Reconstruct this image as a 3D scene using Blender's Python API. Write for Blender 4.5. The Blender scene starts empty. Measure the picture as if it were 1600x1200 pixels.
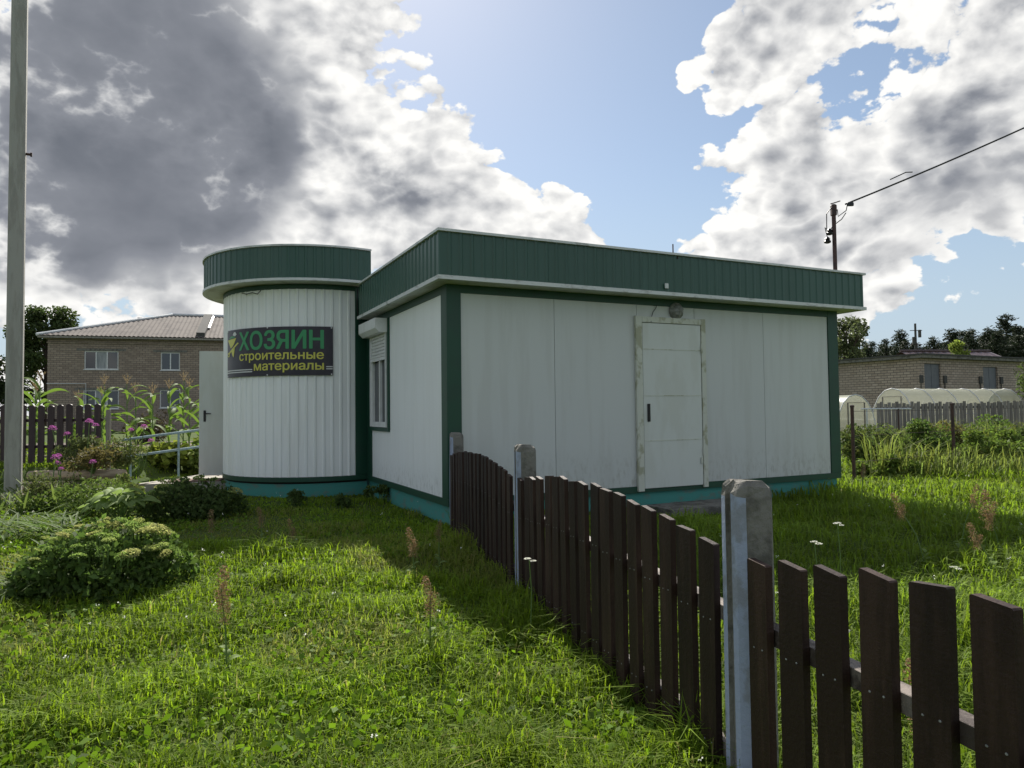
import bpy, bmesh, math, random
import numpy as np
from mathutils import Vector, Matrix
R = math.radians
random.seed(7); RNG = np.random.default_rng(11)
sc = bpy.context.scene
COL = sc.collection

# ---------------------------------------------------------------- camera
cam = bpy.data.cameras.new('camera'); cam_o = bpy.data.objects.new('camera', cam); COL.objects.link(cam_o)
cam.sensor_width = 36; cam.lens = 1108 / 1600 * 36; cam.clip_end = 2000; cam.clip_start = 0.05
cam_o.matrix_world = Matrix.Translation((0, 0, 1.2)) @ Matrix.Rotation(math.pi/2 + R(2.1), 4, 'X') @ Matrix.Rotation(-0.0115, 4, 'Z')
sc.camera = cam_o

# ---------------------------------------------------------------- sun and sky
SUN = Vector((math.sin(R(-11)) * math.cos(R(40.5)), math.cos(R(-11)) * math.cos(R(40.5)), math.sin(R(40.5))))
sl = bpy.data.lights.new('sun', 'SUN'); sl.energy = 5.0; sl.angle = R(0.5); sl.color = (1, .95, .86)
so = bpy.data.objects.new('sun', sl); COL.objects.link(so); so.rotation_euler = SUN.to_track_quat('Z', 'Y').to_euler()
sc.view_settings.view_transform = 'Standard'; sc.view_settings.look = 'None'
sc.view_settings.exposure = 0.72; sc.view_settings.gamma = 1.0

class NT:
    """small helper to write node trees as expressions"""
    def __init__(s, tree): s.t = tree; s.n = tree.nodes; s.l = tree.links
    def node(s, kind, **kw):
        nd = s.n.new(kind)
        for k, v in kw.items(): setattr(nd, k, v)
        return nd
    def put(s, sock, v):
        if isinstance(v, bpy.types.NodeSocket): s.l.new(v, sock)
        elif v is not None: sock.default_value = v
    def m(s, op, a, b=None, c=None, clamp=False):
        nd = s.node('ShaderNodeMath', operation=op, use_clamp=clamp)
        for i, v in enumerate((a, b, c)):
            if v is not None: s.put(nd.inputs[i], v)
        return nd.outputs[0]
    def vm(s, op, a, b=None, out=0):
        nd = s.node('ShaderNodeVectorMath', operation=op)
        s.put(nd.inputs[0], a)
        if b is not None: s.put(nd.inputs[1], b)
        return nd.outputs['Value'] if op in ('DOT_PRODUCT', 'LENGTH') else nd.outputs[0]
    def ramp(s, v, lo, hi, a=0.0, b=1.0, smooth=True):
        nd = s.node('ShaderNodeMapRange', interpolation_type='SMOOTHSTEP' if smooth else 'LINEAR')
        for k, x in zip(('Value', 'From Min', 'From Max', 'To Min', 'To Max'), (v, lo, hi, a, b)): s.put(nd.inputs[k], x)
        return nd.outputs[0]
    def mix(s, f, a, b):
        nd = s.node('ShaderNodeMix', data_type='RGBA')
        s.put(nd.inputs[0], f)
        for i, v in ((6, a), (7, b)):
            s.put(nd.inputs[i], (*v, 1) if isinstance(v, tuple) and len(v) == 3 else v)
        return nd.outputs[2]
    def noise(s, vec, scale, detail=4, rough=.55, dist=0.0):
        nd = s.node('ShaderNodeTexNoise'); s.put(nd.inputs['Vector'], vec)
        nd.inputs['Scale'].default_value = scale; nd.inputs['Detail'].default_value = detail
        nd.inputs['Roughness'].default_value = rough; nd.inputs['Distortion'].default_value = dist
        return nd.outputs['Fac']
    def node_z(s, vec):
        nd = s.node('ShaderNodeSeparateXYZ'); s.put(nd.inputs[0], vec); return nd.outputs[2]
    def scale(s, vec, xyz):
        nd = s.node('ShaderNodeMapping'); s.put(nd.inputs['Vector'], vec); nd.inputs['Scale'].default_value = xyz
        return nd.outputs[0]

w = bpy.data.worlds.new('World'); sc.world = w; w.use_nodes = True
W = NT(w.node_tree); W.n.clear()
sky = W.node('ShaderNodeTexSky', sky_type='NISHITA'); sky.sun_disc = False
sky.sun_elevation = R(40.5); sky.sun_rotation = math.atan2(SUN.x, SUN.y); sky.air_density = 1.0; sky.dust_density = 0.4; sky.ozone_density = 1.0
geo = W.node('ShaderNodeTexCoord').outputs['Generated']
D = W.vm('NORMALIZE', geo)
Z_ = W.node_z(D)
def lumps(vec, det):
    """cauliflower field: broad noise with rounded billows on it"""
    a = W.noise(vec, 6.2, det, .53, .2)
    b = W.m('ABSOLUTE', W.m('SUBTRACT', W.noise(vec, 15.0, max(0, det-4), .5, .0), .5))
    return W.m('ADD', a, W.m('MULTIPLY', W.m('SUBTRACT', b, .10), .75))
# cloud masses of that afternoon: (azimuth from the view axis, elevation, angular radius, weight), degrees
CLOUDS = [(-29, 22.5, 15, .44), (-35, 17, 8, .25), (-14, 25, 8, .16), (-12, 18, 7, .20), (-5.5, 20, 6, .26), (-3, 14, 9, .24), (5, 12.5, 7, .24), (19, 14, 7, .26), (27, 19, 12, .28), (34, 13, 10, .28), (17, 10, 7, .16), (-19, 13, 7, .18), (-27, 9.5, 5, .24), (12.4, 24.7, 2.2, .52), (17, 24.8, 2.6, .56), (8.3, 21.2, 1.6, .46), (22, 28, 6, .14),
          (5.5, 26, 11, -.40), (12.5, 19, 6.5, -.34), (2, 20, 3, -.12), (-33.5, 13.2, 3.4, -.34), (35, 6.5, 7, -.36), (-9.5, 23, 2.6, -.22), (10, 16, 3.5, -.12)]
GREY = [(-31, 21.5, 11.5, 1.0), (-24, 18.5, 6, .4), (-36, 16, 6, .6), (28, 14, 7, .22), (35, 10.5, 5, .3)]
def masses(vec, lst):
    tot = None
    for az, el, r, wt in lst:
        d = (math.sin(R(az))*math.cos(R(el)), math.cos(R(az))*math.cos(R(el)), math.sin(R(el)))
        c = W.ramp(W.vm('DOT_PRODUCT', vec, d), math.cos(R(r*1.5)), 1.0, 0.0, wt*1.15)
        tot = c if tot is None else W.m('ADD', tot, c)
    return tot
flat_ = W.scale(D, (1, 1, 1.45))
big = masses(D, CLOUDS)
def density(vec, det): return W.m('ADD', W.m('MULTIPLY', W.m('SUBTRACT', lumps(vec, det), .53), 2.35), W.m('ADD', W.m('MULTIPLY', big, .95), .075))
d0 = density(flat_, 9)
sv = Vector((SUN.x, SUN.y, SUN.z*1.45))
d1 = density(W.vm('ADD', flat_, tuple(sv*.02)), 6)
cover = W.ramp(d0, .0, .075)
grey = W.m('ADD', masses(D, GREY), 0.0, clamp=True)
relief = W.m('MULTIPLY', W.m('SUBTRACT', d0, d1), W.ramp(grey, .2, .8, 1.0, .10))
thick = W.ramp(d0, .10, 1.1)
low = W.noise(W.scale(D, (1, 1, 2.0)), 3.4, 3, .5)
shade = W.m('SUBTRACT', .93, W.m('MULTIPLY', thick, W.ramp(low, .3, .7, .14, .42)))
shade = W.m('ADD', shade, relief)
shade = W.m('SUBTRACT', shade, W.m('MULTIPLY', W.m('MULTIPLY', grey, W.ramp(low, .3, .7, .66, .50)), W.ramp(d0, .06, .45)))
shade = W.m('MINIMUM', W.m('MAXIMUM', shade, .0), 1.0)
ccol = W.node('ShaderNodeValToRGB'); cr = ccol.color_ramp
cr.elements[0].position = 0.0; cr.elements[0].color = (.13, .145, .175, 1)
cr.elements[1].position = 1.0; cr.elements[1].color = (.98, .97, .94, 1)
for p, c in ((.3, (.25, .265, .30, 1)), (.55, (.47, .48, .50, 1)), (.8, (.76, .76, .755, 1))):
    e = cr.elements.new(p); e.color = c
W.put(ccol.inputs[0], shade)
bg_sky = W.node('ShaderNodeBackground'); W.put(bg_sky.inputs[0], W.mix(W.ramp(Z_, .02, .36, .85, .22), sky.outputs[0], (4.4, 5.4, 6.4))); bg_sky.inputs[1].default_value = .068
bg_cl = W.node('ShaderNodeBackground'); W.put(bg_cl.inputs[0], ccol.outputs[0]); bg_cl.inputs[1].default_value = .64
mx = W.node('ShaderNodeMixShader'); W.put(mx.inputs[0], cover); W.put(mx.inputs[1], bg_sky.outputs[0]); W.put(mx.inputs[2], bg_cl.outputs[0])
sc.cycles.max_bounces = 5; sc.cycles.diffuse_bounces = 2; sc.cycles.glossy_bounces = 2; sc.cycles.transmission_bounces = 3; sc.cycles.use_denoising = True
wo = W.node('ShaderNodeOutputWorld'); W.put(wo.inputs[0], mx.outputs[0])

# ---------------------------------------------------------------- helpers
def tag(o, label=None, cat=None, group=None, kind=None):
    for k, v in (('label', label), ('category', cat), ('group', group), ('kind', kind)):
        if v: o[k] = v
    return o
def link(name, me, mat=None, parent=None, loc=None, rot=None, scale=None):
    o = bpy.data.objects.new(name, me); COL.objects.link(o)
    if mat is not None and me is not None and len(me.materials) == 0: me.materials.append(mat)
    if parent is not None: o.parent = parent
    if loc is not None: o.location = loc
    if rot is not None: o.rotation_euler = rot
    if scale is not None: o.scale = scale
    return o
def thing(name, label, cat, loc=(0, 0, 0), rz=0.0, group=None):
    o = bpy.data.objects.new(name, None); COL.objects.link(o); o.empty_display_size = .2
    o.location = loc; o.rotation_euler = (0, 0, rz)
    return tag(o, label, cat, group)
class MB:
    """collects shapes, then links them as one mesh object"""
    def __init__(s): s.v = []; s.f = []
    def add(s, vs, fs):
        k = len(s.v); s.v += [tuple(v) for v in vs]; s.f += [tuple(i+k for i in f) for f in fs]; return s
    def box(s, a, b, ch=0.0):
        (x0, y0, z0), (x1, y1, z1) = a, b
        if ch <= 0:
            return s.add([(x0,y0,z0),(x1,y0,z0),(x1,y1,z0),(x0,y1,z0),(x0,y0,z1),(x1,y0,z1),(x1,y1,z1),(x0,y1,z1)],
                     [(3,2,1,0),(4,5,6,7),(0,1,5,4),(1,2,6,5),(2,3,7,6),(3,0,4,7)])
        ring = lambda z, i: [(x0+ch+i,y0+i,z),(x1-ch-i,y0+i,z),(x1-i,y0+ch+i,z),(x1-i,y1-ch-i,z),(x1-ch-i,y1-i,z),(x0+ch+i,y1-i,z),(x0+i,y1-ch-i,z),(x0+i,y0+ch+i,z)]
        return s.rings([ring(z0, ch*.5), ring(z0+ch*.6, 0), ring(z1-ch*.6, 0), ring(z1, ch*.5)])
    def rings(s, rs, cap=True, closed=True):
        n = len(rs[0]); vs = [p for r in rs for p in r]; fs = []
        for i in range(len(rs)-1):
            for j in range(n if closed else n-1):
                a, b = i*n+j, i*n+(j+1) % n; fs.append((a, b, b+n, a+n))
        if cap: fs.append(tuple(range(n-1, -1, -1))); fs.append(tuple((len(rs)-1)*n+j for j in range(n)))
        return s.add(vs, fs)
    def tube(s, pts, rad, n=6, cap=True):
        pts = [Vector(p) for p in pts]; rad = rad if isinstance(rad, (list, tuple)) else [rad]*len(pts); rs = []
        for i, p in enumerate(pts):
            t = (pts[min(i+1, len(pts)-1)] - pts[max(i-1, 0)]).normalized()
            a = t.orthogonal().normalized() if i == 0 else (pa - t*pa.dot(t)).normalized()
            pa = a; b = t.cross(a)
            rs.append([tuple(p + (a*math.cos(2*math.pi*k/n) + b*math.sin(2*math.pi*k/n))*rad[i]) for k in range(n)])
        return s.rings(rs, cap)
    def lathe(s, prof, c=(0, 0, 0), axis='z', n=16):
        rs = []
        for r, h in prof:
            ring = []
            for k in range(n):
                a = 2*math.pi*k/n; p = (r*math.cos(a), r*math.sin(a), h)
                if axis == 'y': p = (p[0], -h, p[1])
                ring.append((p[0]+c[0], p[1]+c[1], p[2]+c[2]))
            rs.append(ring)
        return s.rings(rs)
    def strip(s, bottom, top):
        n = len(bottom); return s.add(list(bottom)+list(top), [(i, i+1, n+i+1, n+i) for i in range(n-1)])
    def mesh(s, name, smooth=False):
        me = bpy.data.meshes.new(name); me.from_pydata(s.v, [], s.f); me.update()
        if smooth: me.polygons.foreach_set('use_smooth', [True]*len(me.polygons))
        return me
    def build(s, name, mat, parent=None, smooth=False, **kw):
        return link(name, s.mesh(name, smooth), mat, parent, **kw)
def np_mesh(name, V, F, tint=None, smooth=False):
    V = np.asarray(V, np.float32).reshape(-1, 3); F = np.asarray(F, np.int32); k = F.shape[1]
    me = bpy.data.meshes.new(name)
    me.vertices.add(len(V)); me.vertices.foreach_set('co', V.ravel())
    me.loops.add(F.size); me.loops.foreach_set('vertex_index', F.ravel())
    me.polygons.add(len(F)); me.polygons.foreach_set('loop_start', np.arange(0, F.size, k, dtype=np.int32))
    if smooth: me.polygons.foreach_set('use_smooth', np.ones(len(F), bool))
    if tint is not None:
        at = me.attributes.new('tint', 'FLOAT_COLOR', 'POINT')
        c = np.ones((len(V), 4), np.float32); c[:, :3] = tint; at.data.foreach_set('color', c.ravel())
    me.update(calc_edges=True); me.validate(); return me
def vnoise(x, y, sc_, seed=0):
    """smooth value noise on a grid, 0..1"""
    x = np.asarray(x)*sc_; y = np.asarray(y)*sc_
    xi = np.floor(x).astype(np.int64); yi = np.floor(y).astype(np.int64); fx = x-xi; fy = y-yi
    fx = fx*fx*(3-2*fx); fy = fy*fy*(3-2*fy)
    def h(a, b):
        n = (a*374761393 + b*668265263 + seed*974711) & 0x7fffffff
        n = ((n ^ (n >> 13))*1274126177) & 0x7fffffff
        return ((n ^ (n >> 16)) & 0xffff)/65535.0
    return (h(xi,yi)*(1-fx)+h(xi+1,yi)*fx)*(1-fy) + (h(xi,yi+1)*(1-fx)+h(xi+1,yi+1)*fx)*fy

# ---------------------------------------------------------------- materials
def pmat(name, col, rough=.6, var=None, vscale=3.0, vstretch=(1,1,1), amount=.5, bump=0.0, bscale=40.0, metal=0.0, spec=.4, lo=.45, hi=.62, detail=5, rnd=0.0, mud=0.0):
    """procedural surface: base colour broken by a second colour through noise, with fine relief"""
    m = bpy.data.materials.new(name); m.use_nodes = True; T = NT(m.node_tree); b = T.n['Principled BSDF']
    co = T.node('ShaderNodeTexCoord').outputs['Object']
    oi = T.node('ShaderNodeObjectInfo').outputs['Random']
    off = T.node('ShaderNodeCombineXYZ'); T.put(off.inputs[0], T.m('MULTIPLY', oi, 37.0)); T.put(off.inputs[1], T.m('MULTIPLY', oi, 11.0))
    co = T.vm('ADD', co, off.outputs[0])
    c = col
    if var is not None:
        f = T.ramp(T.noise(T.scale(co, vstretch), vscale, detail, .6), lo, hi, 0.0, amount)
        c = T.mix(f, col, var)
    hv = T.node('ShaderNodeHueSaturation'); T.put(hv.inputs['Color'], (*c, 1) if isinstance(c, tuple) else c)
    T.put(hv.inputs['Value'], T.ramp(oi, 0, 1, 1-rnd, 1+rnd, False)); c = hv.outputs[0]
    if mud:
        z = T.node_z(T.node('ShaderNodeTexCoord').outputs['Object'])
        f = T.m('MULTIPLY', T.ramp(z, .28, .28+mud, 1, 0), T.ramp(T.noise(T.scale(co, (5, 5, 2)), 5, 6, .65), .45, .72, 0, .45)); c = T.mix(f, c, (.24, .22, .17))
    T.put(b.inputs['Base Color'], c)
    b.inputs['Roughness'].default_value = rough; b.inputs['Metallic'].default_value = metal
    b.inputs['Specular IOR Level'].default_value = spec
    if bump:
        bp = T.node('ShaderNodeBump'); bp.inputs['Strength'].default_value = bump; bp.inputs['Distance'].default_value = .01
        T.put(bp.inputs['Height'], T.noise(co, bscale, 4, .6)); T.put(b.inputs['Normal'], bp.outputs[0])
    m['tree'] = True
    return m
def leafmat(name, col, trans=.35, rough=.45, use_tint=True, spec=.4):
    m = bpy.data.materials.new(name); m.use_nodes = True; T = NT(m.node_tree); b = T.n['Principled BSDF']; out = T.n['Material Output']
    c = (*col, 1)
    if use_tint:
        at = T.node('ShaderNodeAttribute'); at.attribute_name = 'tint'
        mu = T.node('ShaderNodeMix', data_type='RGBA', blend_type='MULTIPLY'); mu.inputs[0].default_value = 1
        T.put(mu.inputs[6], (*col, 1)); T.put(mu.inputs[7], at.outputs['Color']); c = mu.outputs[2]
    T.put(b.inputs['Base Color'], c); b.inputs['Roughness'].default_value = rough; b.inputs['Specular IOR Level'].default_value = spec
    tr = T.node('ShaderNodeBsdfTranslucent')
    hs = T.node('ShaderNodeHueSaturation'); hs.inputs['Saturation'].default_value = 1.1; hs.inputs['Value'].default_value = 1.7; T.put(hs.inputs['Color'], c)
    T.put(tr.inputs[0], hs.outputs[0])
    ms = T.node('ShaderNodeMixShader'); ms.inputs[0].default_value = trans
    T.l.new(b.outputs[0], ms.inputs[1]); T.l.new(tr.outputs[0], ms.inputs[2]); T.l.new(ms.outputs[0], out.inputs[0])
    return m
def brickmat(name, c1, c2, mortar, bw=.25, bh=.075):
    m = bpy.data.materials.new(name); m.use_nodes = True; T = NT(m.node_tree); b = T.n['Principled BSDF']
    sp = T.node('ShaderNodeSeparateXYZ'); T.put(sp.inputs[0], T.node('ShaderNodeTexCoord').outputs['Object'])
    cb = T.node('ShaderNodeCombineXYZ'); T.put(cb.inputs[0], T.m('ADD', sp.outputs[0], sp.outputs[1])); T.put(cb.inputs[1], sp.outputs[2])
    br = T.node('ShaderNodeTexBrick'); T.put(br.inputs['Vector'], cb.outputs[0])
    br.inputs['Color1'].default_value = (*c1, 1); br.inputs['Color2'].default_value = (*c2, 1); br.inputs['Mortar'].default_value = (*mortar, 1)
    br.inputs['Scale'].default_value = 1.0; br.inputs['Brick Width'].default_value = bw; br.inputs['Row Height'].default_value = bh
    br.inputs['Mortar Size'].default_value = .011; br.inputs['Bias'].default_value = -.1
    n = T.noise(cb.outputs[0], .7, 5, .6)
    T.put(b.inputs['Base Color'], T.mix(T.ramp(n, .4, .7, 0, .4), br.outputs[0], tuple(x*.6 for x in c1)))
    b.inputs['Roughness'].default_value = .9
    bp = T.node('ShaderNodeBump'); bp.inputs['Strength'].default_value = .6; bp.inputs['Distance'].default_value = .01; bp.invert = True
    T.put(bp.inputs['Height'], br.outputs['Fac']); T.put(b.inputs['Normal'], bp.outputs[0])
    return m
M = dict(
    panel_l=pmat('white_panel_lit', (.84,.85,.84), .4, (.75,.75,.73), 2.0, (3,3,.25), .3, .05, 90, mud=.35),  # left-wall copy: stronger lawn and sky light put into the base colour
    panel=pmat('white_panel_shaded', (.55,.565,.545), .45, (.47,.475,.445), 2.0, (3,3,.25), .4, .05, 90, rnd=.035, mud=.55),  # copy for the other walls: weaker light put into the greyer base colour
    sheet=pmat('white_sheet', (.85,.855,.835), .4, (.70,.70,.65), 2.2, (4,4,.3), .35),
    green=pmat('green_sheet', (.024,.080,.054), .38, (.032,.09,.066), 1.3, (2,2,.3), .6, spec=.5, rnd=.09),
    trim=pmat('green_trim', (.012,.060,.034), .45, (.016,.05,.034), 4, amount=.6),
    cap=pmat('white_cap', (.62,.63,.62), .5, (.26,.26,.24), 5.0, (1,1,3), .7, lo=.5, hi=.68),
    soffit=pmat('soffit_white', (.60,.60,.57), .6, (.36,.34,.29), 3.0, amount=.6),
    plinth=pmat('turquoise_paint', (.06,.26,.225), .75, (.14,.18,.155), 5.0, (1,1,2), .7, .3, 30, lo=.52, hi=.66),
    gap=pmat('dark_gap', (.015,.015,.014), .9),
    doorp=pmat('door_paint', (.60,.62,.58), .45, (.53,.54,.48), 2.5, (2,2,.6), .5),
    frame=pmat('mossy_frame', (.56,.57,.49), .6, (.24,.23,.11), 9.0, (1,1,.6), .6, .2, 40, lo=.5, hi=.62),
    black=pmat('black_plastic', (.012,.012,.013), .4),
    lamp=pmat('lamp_grey', (.28,.28,.27), .5, (.12,.12,.11), 14, amount=.7),
    pvc=pmat('white_pvc', (.72,.72,.71), .35, (.55,.55,.52), 6, amount=.4),
    sign=pmat('sign_black', (.018,.014,.024), .35, (.035,.03,.045), 5, amount=.6),
    sgreen=pmat('sign_green', (.04,.29,.11), .4), syellow=pmat('sign_yellow', (.60,.56,.09), .4), swhite=pmat('sign_white', (.62,.62,.6), .4),
    picket=pmat('brown_stain', (.020,.0095,.0068), .6, (.042,.022,.016), 3.0, (6,6,.5), .8, .25, 60, spec=.25, rnd=.3),
    picket2=pmat('plum_stain', (.035,.018,.022), .55, (.06,.035,.035), 3.0, (6,6,.5), .6, .3, 60),
    railw=pmat('weathered_rail', (.05,.036,.03), .6, (.26,.22,.19), 7.0, (1,1,1), .75, .3, 50, lo=.46, hi=.6),
    concrete=pmat('concrete', (.20,.19,.17), .95, (.09,.085,.075), 7.0, amount=.8, bump=1.0, bscale=45, spec=.2),
    pole=pmat('pole_concrete', (.36,.345,.315), .85, (.25,.235,.21), 4.0, (3,3,.5), .6, .35, 50),
    bluewash=pmat('blue_whitewash', (.31,.35,.46), .9, (.20,.20,.20), 12.0, (1,1,.7), .6, .4, 60, lo=.52, hi=.66),
    slab=pmat('slab', (.34,.31,.27), .9, (.2,.18,.15), 3.0, amount=.6, bump=.4),
    brown_mat=pmat('door_mat', (.16,.09,.07), .95, (.25,.18,.15), 20),
    log=pmat('old_log', (.42,.33,.23), .85, (.22,.17,.12), 6.0, (.6,4,4), .7, .5, 40),
    redbrick=pmat('red_brick', (.30,.11,.06), .85, (.2,.08,.05), 8),
    bluepipe=pmat('blue_grey_paint', (.20,.30,.34), .5, (.14,.19,.2), 10, amount=.6),
    steel=pmat('rusty_steel', (.07,.035,.03), .6, (.03,.02,.02), 12, amount=.8),
    cable=pmat('cable_black', (.012,.012,.013), .5),
    slate=pmat('asbestos_slate', (.155,.13,.115), .9, (.085,.07,.065), 1.2, (1,1,1), .7),
    ridge=pmat('ridge_cap', (.62,.63,.64), .5, (.45,.45,.45), 2),
    glass=pmat('window_glass', (.03,.035,.045), .06, spec=.8),
    curtain=pmat('curtain', (.35,.36,.37), .9, (.2,.21,.22), 3, (8,8,.3), .8),
    brickA=brickmat('silicate_brick', (.36,.285,.225), (.25,.19,.15), (.08,.068,.06), .38, .15),
    brickB=brickmat('pale_brick', (.46,.37,.30), (.34,.265,.21), (.13,.11,.095), .27, .1),
    garage_door=pmat('garage_door', (.12,.125,.14), .5, (.09,.095,.11), 5),
    felt=pmat('roof_felt', (.06,.058,.055), .9, (.1,.095,.085), 5),
    metaltile=pmat('brown_metal_tile', (.075,.045,.045), .35, (.1,.06,.06), 3),
    redroof=pmat('plum_roof', (.16,.05,.06), .5),
    poly=None,
    greywood=pmat('grey_boards', (.19,.17,.15), .85, (.30,.28,.25), 4, (5,5,.4), .7, rnd=.3),
    bark=pmat('bark', (.07,.05,.038), .9, (.035,.027,.02), 10, (1,1,.3), .8, .6, 30),
    soil=pmat('garden_soil', (.10,.072,.05), .95, (.055,.042,.03), 6, amount=.8, bump=.6, bscale=20),
    grass=leafmat('grass_blades', (1, 1, 1), .45, .6, spec=.07), leaf=leafmat('leaves', (1, 1, 1), .35, .65, spec=.12), needles=leafmat('needles', (1, 1, 1), .08, .7),
    stalk=pmat('green_stalk', (.12,.19,.05), .6), dry=leafmat('dry_seed', (1, 1, 1), .2, .8),
)
def polymat():
    m = bpy.data.materials.new('polycarbonate'); m.use_nodes = True; T = NT(m.node_tree); b = T.n['Principled BSDF']
    co = T.node('ShaderNodeTexCoord').outputs['Object']
    T.put(b.inputs['Base Color'], T.mix(T.ramp(T.noise(co, 1.6, 4), .4, .65, 0, .6), (.50,.51,.42), (.32,.34,.26)))
    b.inputs['Roughness'].default_value = .35; b.inputs['Alpha'].default_value = .9
    tr = T.node('ShaderNodeBsdfTranslucent'); tr.inputs[0].default_value = (.5,.5,.40,1)
    ms = T.node('ShaderNodeMixShader'); ms.inputs[0].default_value = .4
    T.l.new(b.outputs[0], ms.inputs[1]); T.l.new(tr.outputs[0], ms.inputs[2]); tp_ = T.node('ShaderNodeBsdfTransparent'); m2 = T.node('ShaderNodeMixShader'); m2.inputs[0].default_value = .38
    T.l.new(ms.outputs[0], m2.inputs[1]); T.l.new(tp_.outputs[0], m2.inputs[2]); T.l.new(m2.outputs[0], T.n['Material Output'].inputs[0])
    return m
M['poly'] = polymat()

# ---------------------------------------------------------------- ground
def hgt(x, y):
    """terrain height: nearly level yard, the flower garden by the left fence is raised"""
    x = np.asarray(x, float); y = np.asarray(y, float)
    z = .05*(vnoise(x+50, y+50, .55, 3)-.5) + .03*(vnoise(x+50, y+50, 1.6, 4)-.5)
    near = np.clip((9.0-np.hypot(x+0.0, y))/6.0, 0, 1)
    up = .42*np.maximum(np.clip((-6.7-x)/.3, 0, 1)*np.clip((y-10.45)/.25, 0, 1)*np.clip((19-y)/2.5, 0, 1), np.clip((-5.85-x)/.4, 0, 1)*np.clip((y-10.4)/.25, 0, 1)*np.clip((11.1-y)/.35, 0, 1))
    far = np.clip((np.hypot(x, y)-30)/60, 0, 1)
    return z*(1-far) + up
def ground_sheet():
    g = np.concatenate([np.linspace(-900, -60, 9), np.linspace(-50, -14, 13), np.linspace(-13, 14, 109), np.linspace(16, 60, 14), np.linspace(80, 900, 9)])
    gy = np.concatenate([np.linspace(-300, -12, 7), np.linspace(-8, 24, 129), np.linspace(26, 80, 16), np.linspace(100, 1500, 12)])
    X, Y = np.meshgrid(g, gy); Z = hgt(X, Y)
    n = len(g); V = np.stack([X.ravel(), Y.ravel(), Z.ravel()], 1)
    i, j = np.meshgrid(np.arange(len(gy)-1), np.arange(n-1), indexing='ij'); a = (i*n+j).ravel()
    return np_mesh('ground', V, np.stack([a, a+1, a+n+1, a+n], 1), smooth=True)
def groundmat():
    m = bpy.data.materials.new('turf_soil'); m.use_nodes = True; T = NT(m.node_tree); b = T.n['Principled BSDF']
    co = T.node('ShaderNodeTexCoord').outputs['Object']
    c = T.mix(T.ramp(T.noise(co, .9, 6), .35, .65), (.045,.075,.016), (.075,.10,.026))
    c = T.mix(T.ramp(T.noise(co, 6, 4), .55, .75, 0, .6), c, (.07,.055,.03))
    T.put(b.inputs['Base Color'], c); b.inputs['Roughness'].default_value = 1.0; b.inputs['Specular IOR Level'].default_value = .1
    return m
tag(link('ground', ground_sheet(), groundmat()), kind='structure')

# ---------------------------------------------------------------- the shop building
A_U = math.atan2(.434, .901)
shop = thing('shop_building', 'single-storey white panel shop with dark green fascia and a rounded corrugated porch', 'building', (-.66, 7.29, 0), A_U)
LX, LY = 5.71, 6.3                       # local x runs along the long right wall, local y along the left wall
def P(name, mat, f, parent=shop, smooth=False):
    mb = MB(); f(mb); return mb.build(name, M[mat], parent, smooth)
# plinth, base trim, corner trims, top trims
P('plinth', 'plinth', lambda b: b.box((.03, .03, -.15), (LX-.03, LY-.03, .215)))
P('base_trim', 'trim', lambda b: b.box((-.012, -.012, .217), (LX+.012, .03, .292)))
P('base_trim', 'trim', lambda b: b.box((-.012, .032, .217), (.03, 3.26, .292)))
P('base_trim', 'trim', lambda b: b.box((LX-.03, .032, .217), (LX+.012, LY, .292)))
P('corner_trim', 'trim', lambda b: b.box((-.014, -.014, .294), (.145, .01, 2.51)).box((-.0142, .012, .294), (.01, .155, 2.51)))
P('corner_trim', 'trim', lambda b: b.box((LX-.17, -.014, .294), (LX+.014, .01, 2.51)).box((LX-.01, .012, .294), (LX+.0142, .16, 2.51)))
P('corner_trim', 'trim', lambda b: b.box((-.014, 3.04, .294), (.012, 3.30, 2.51)))
P('head_trim', 'trim', lambda b: b.box((.147, -.012, 2.425), (LX-.172, .012, 2.51)))
P('head_trim', 'trim', lambda b: b.box((-.012, .157, 2.425), (.012, 3.038, 2.51)))
# inner body (dark core behind the panels) and roof
P('wall_core', 'gap', lambda b: b.box((.06, .06, .22), (LX-.06, LY-.06, 2.50)))
P('roof', 'felt', lambda b: b.box((-.10, -.18, 2.70), (LX+.17, LY+.15, 2.84)))
# wall panels, each a sheet of its own
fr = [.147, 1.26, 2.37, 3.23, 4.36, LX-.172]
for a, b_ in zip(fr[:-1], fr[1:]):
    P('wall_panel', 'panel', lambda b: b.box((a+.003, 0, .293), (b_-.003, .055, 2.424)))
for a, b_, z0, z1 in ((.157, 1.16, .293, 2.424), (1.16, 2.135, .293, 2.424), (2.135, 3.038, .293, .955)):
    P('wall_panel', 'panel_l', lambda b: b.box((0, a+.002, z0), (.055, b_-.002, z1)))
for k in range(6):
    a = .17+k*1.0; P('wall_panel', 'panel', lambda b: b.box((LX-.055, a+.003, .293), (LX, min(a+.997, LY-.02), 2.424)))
P('wall_panel', 'panel', lambda b: b.box((.06, LY-.055, .25), (LX-.06, LY, 2.5)))
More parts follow.
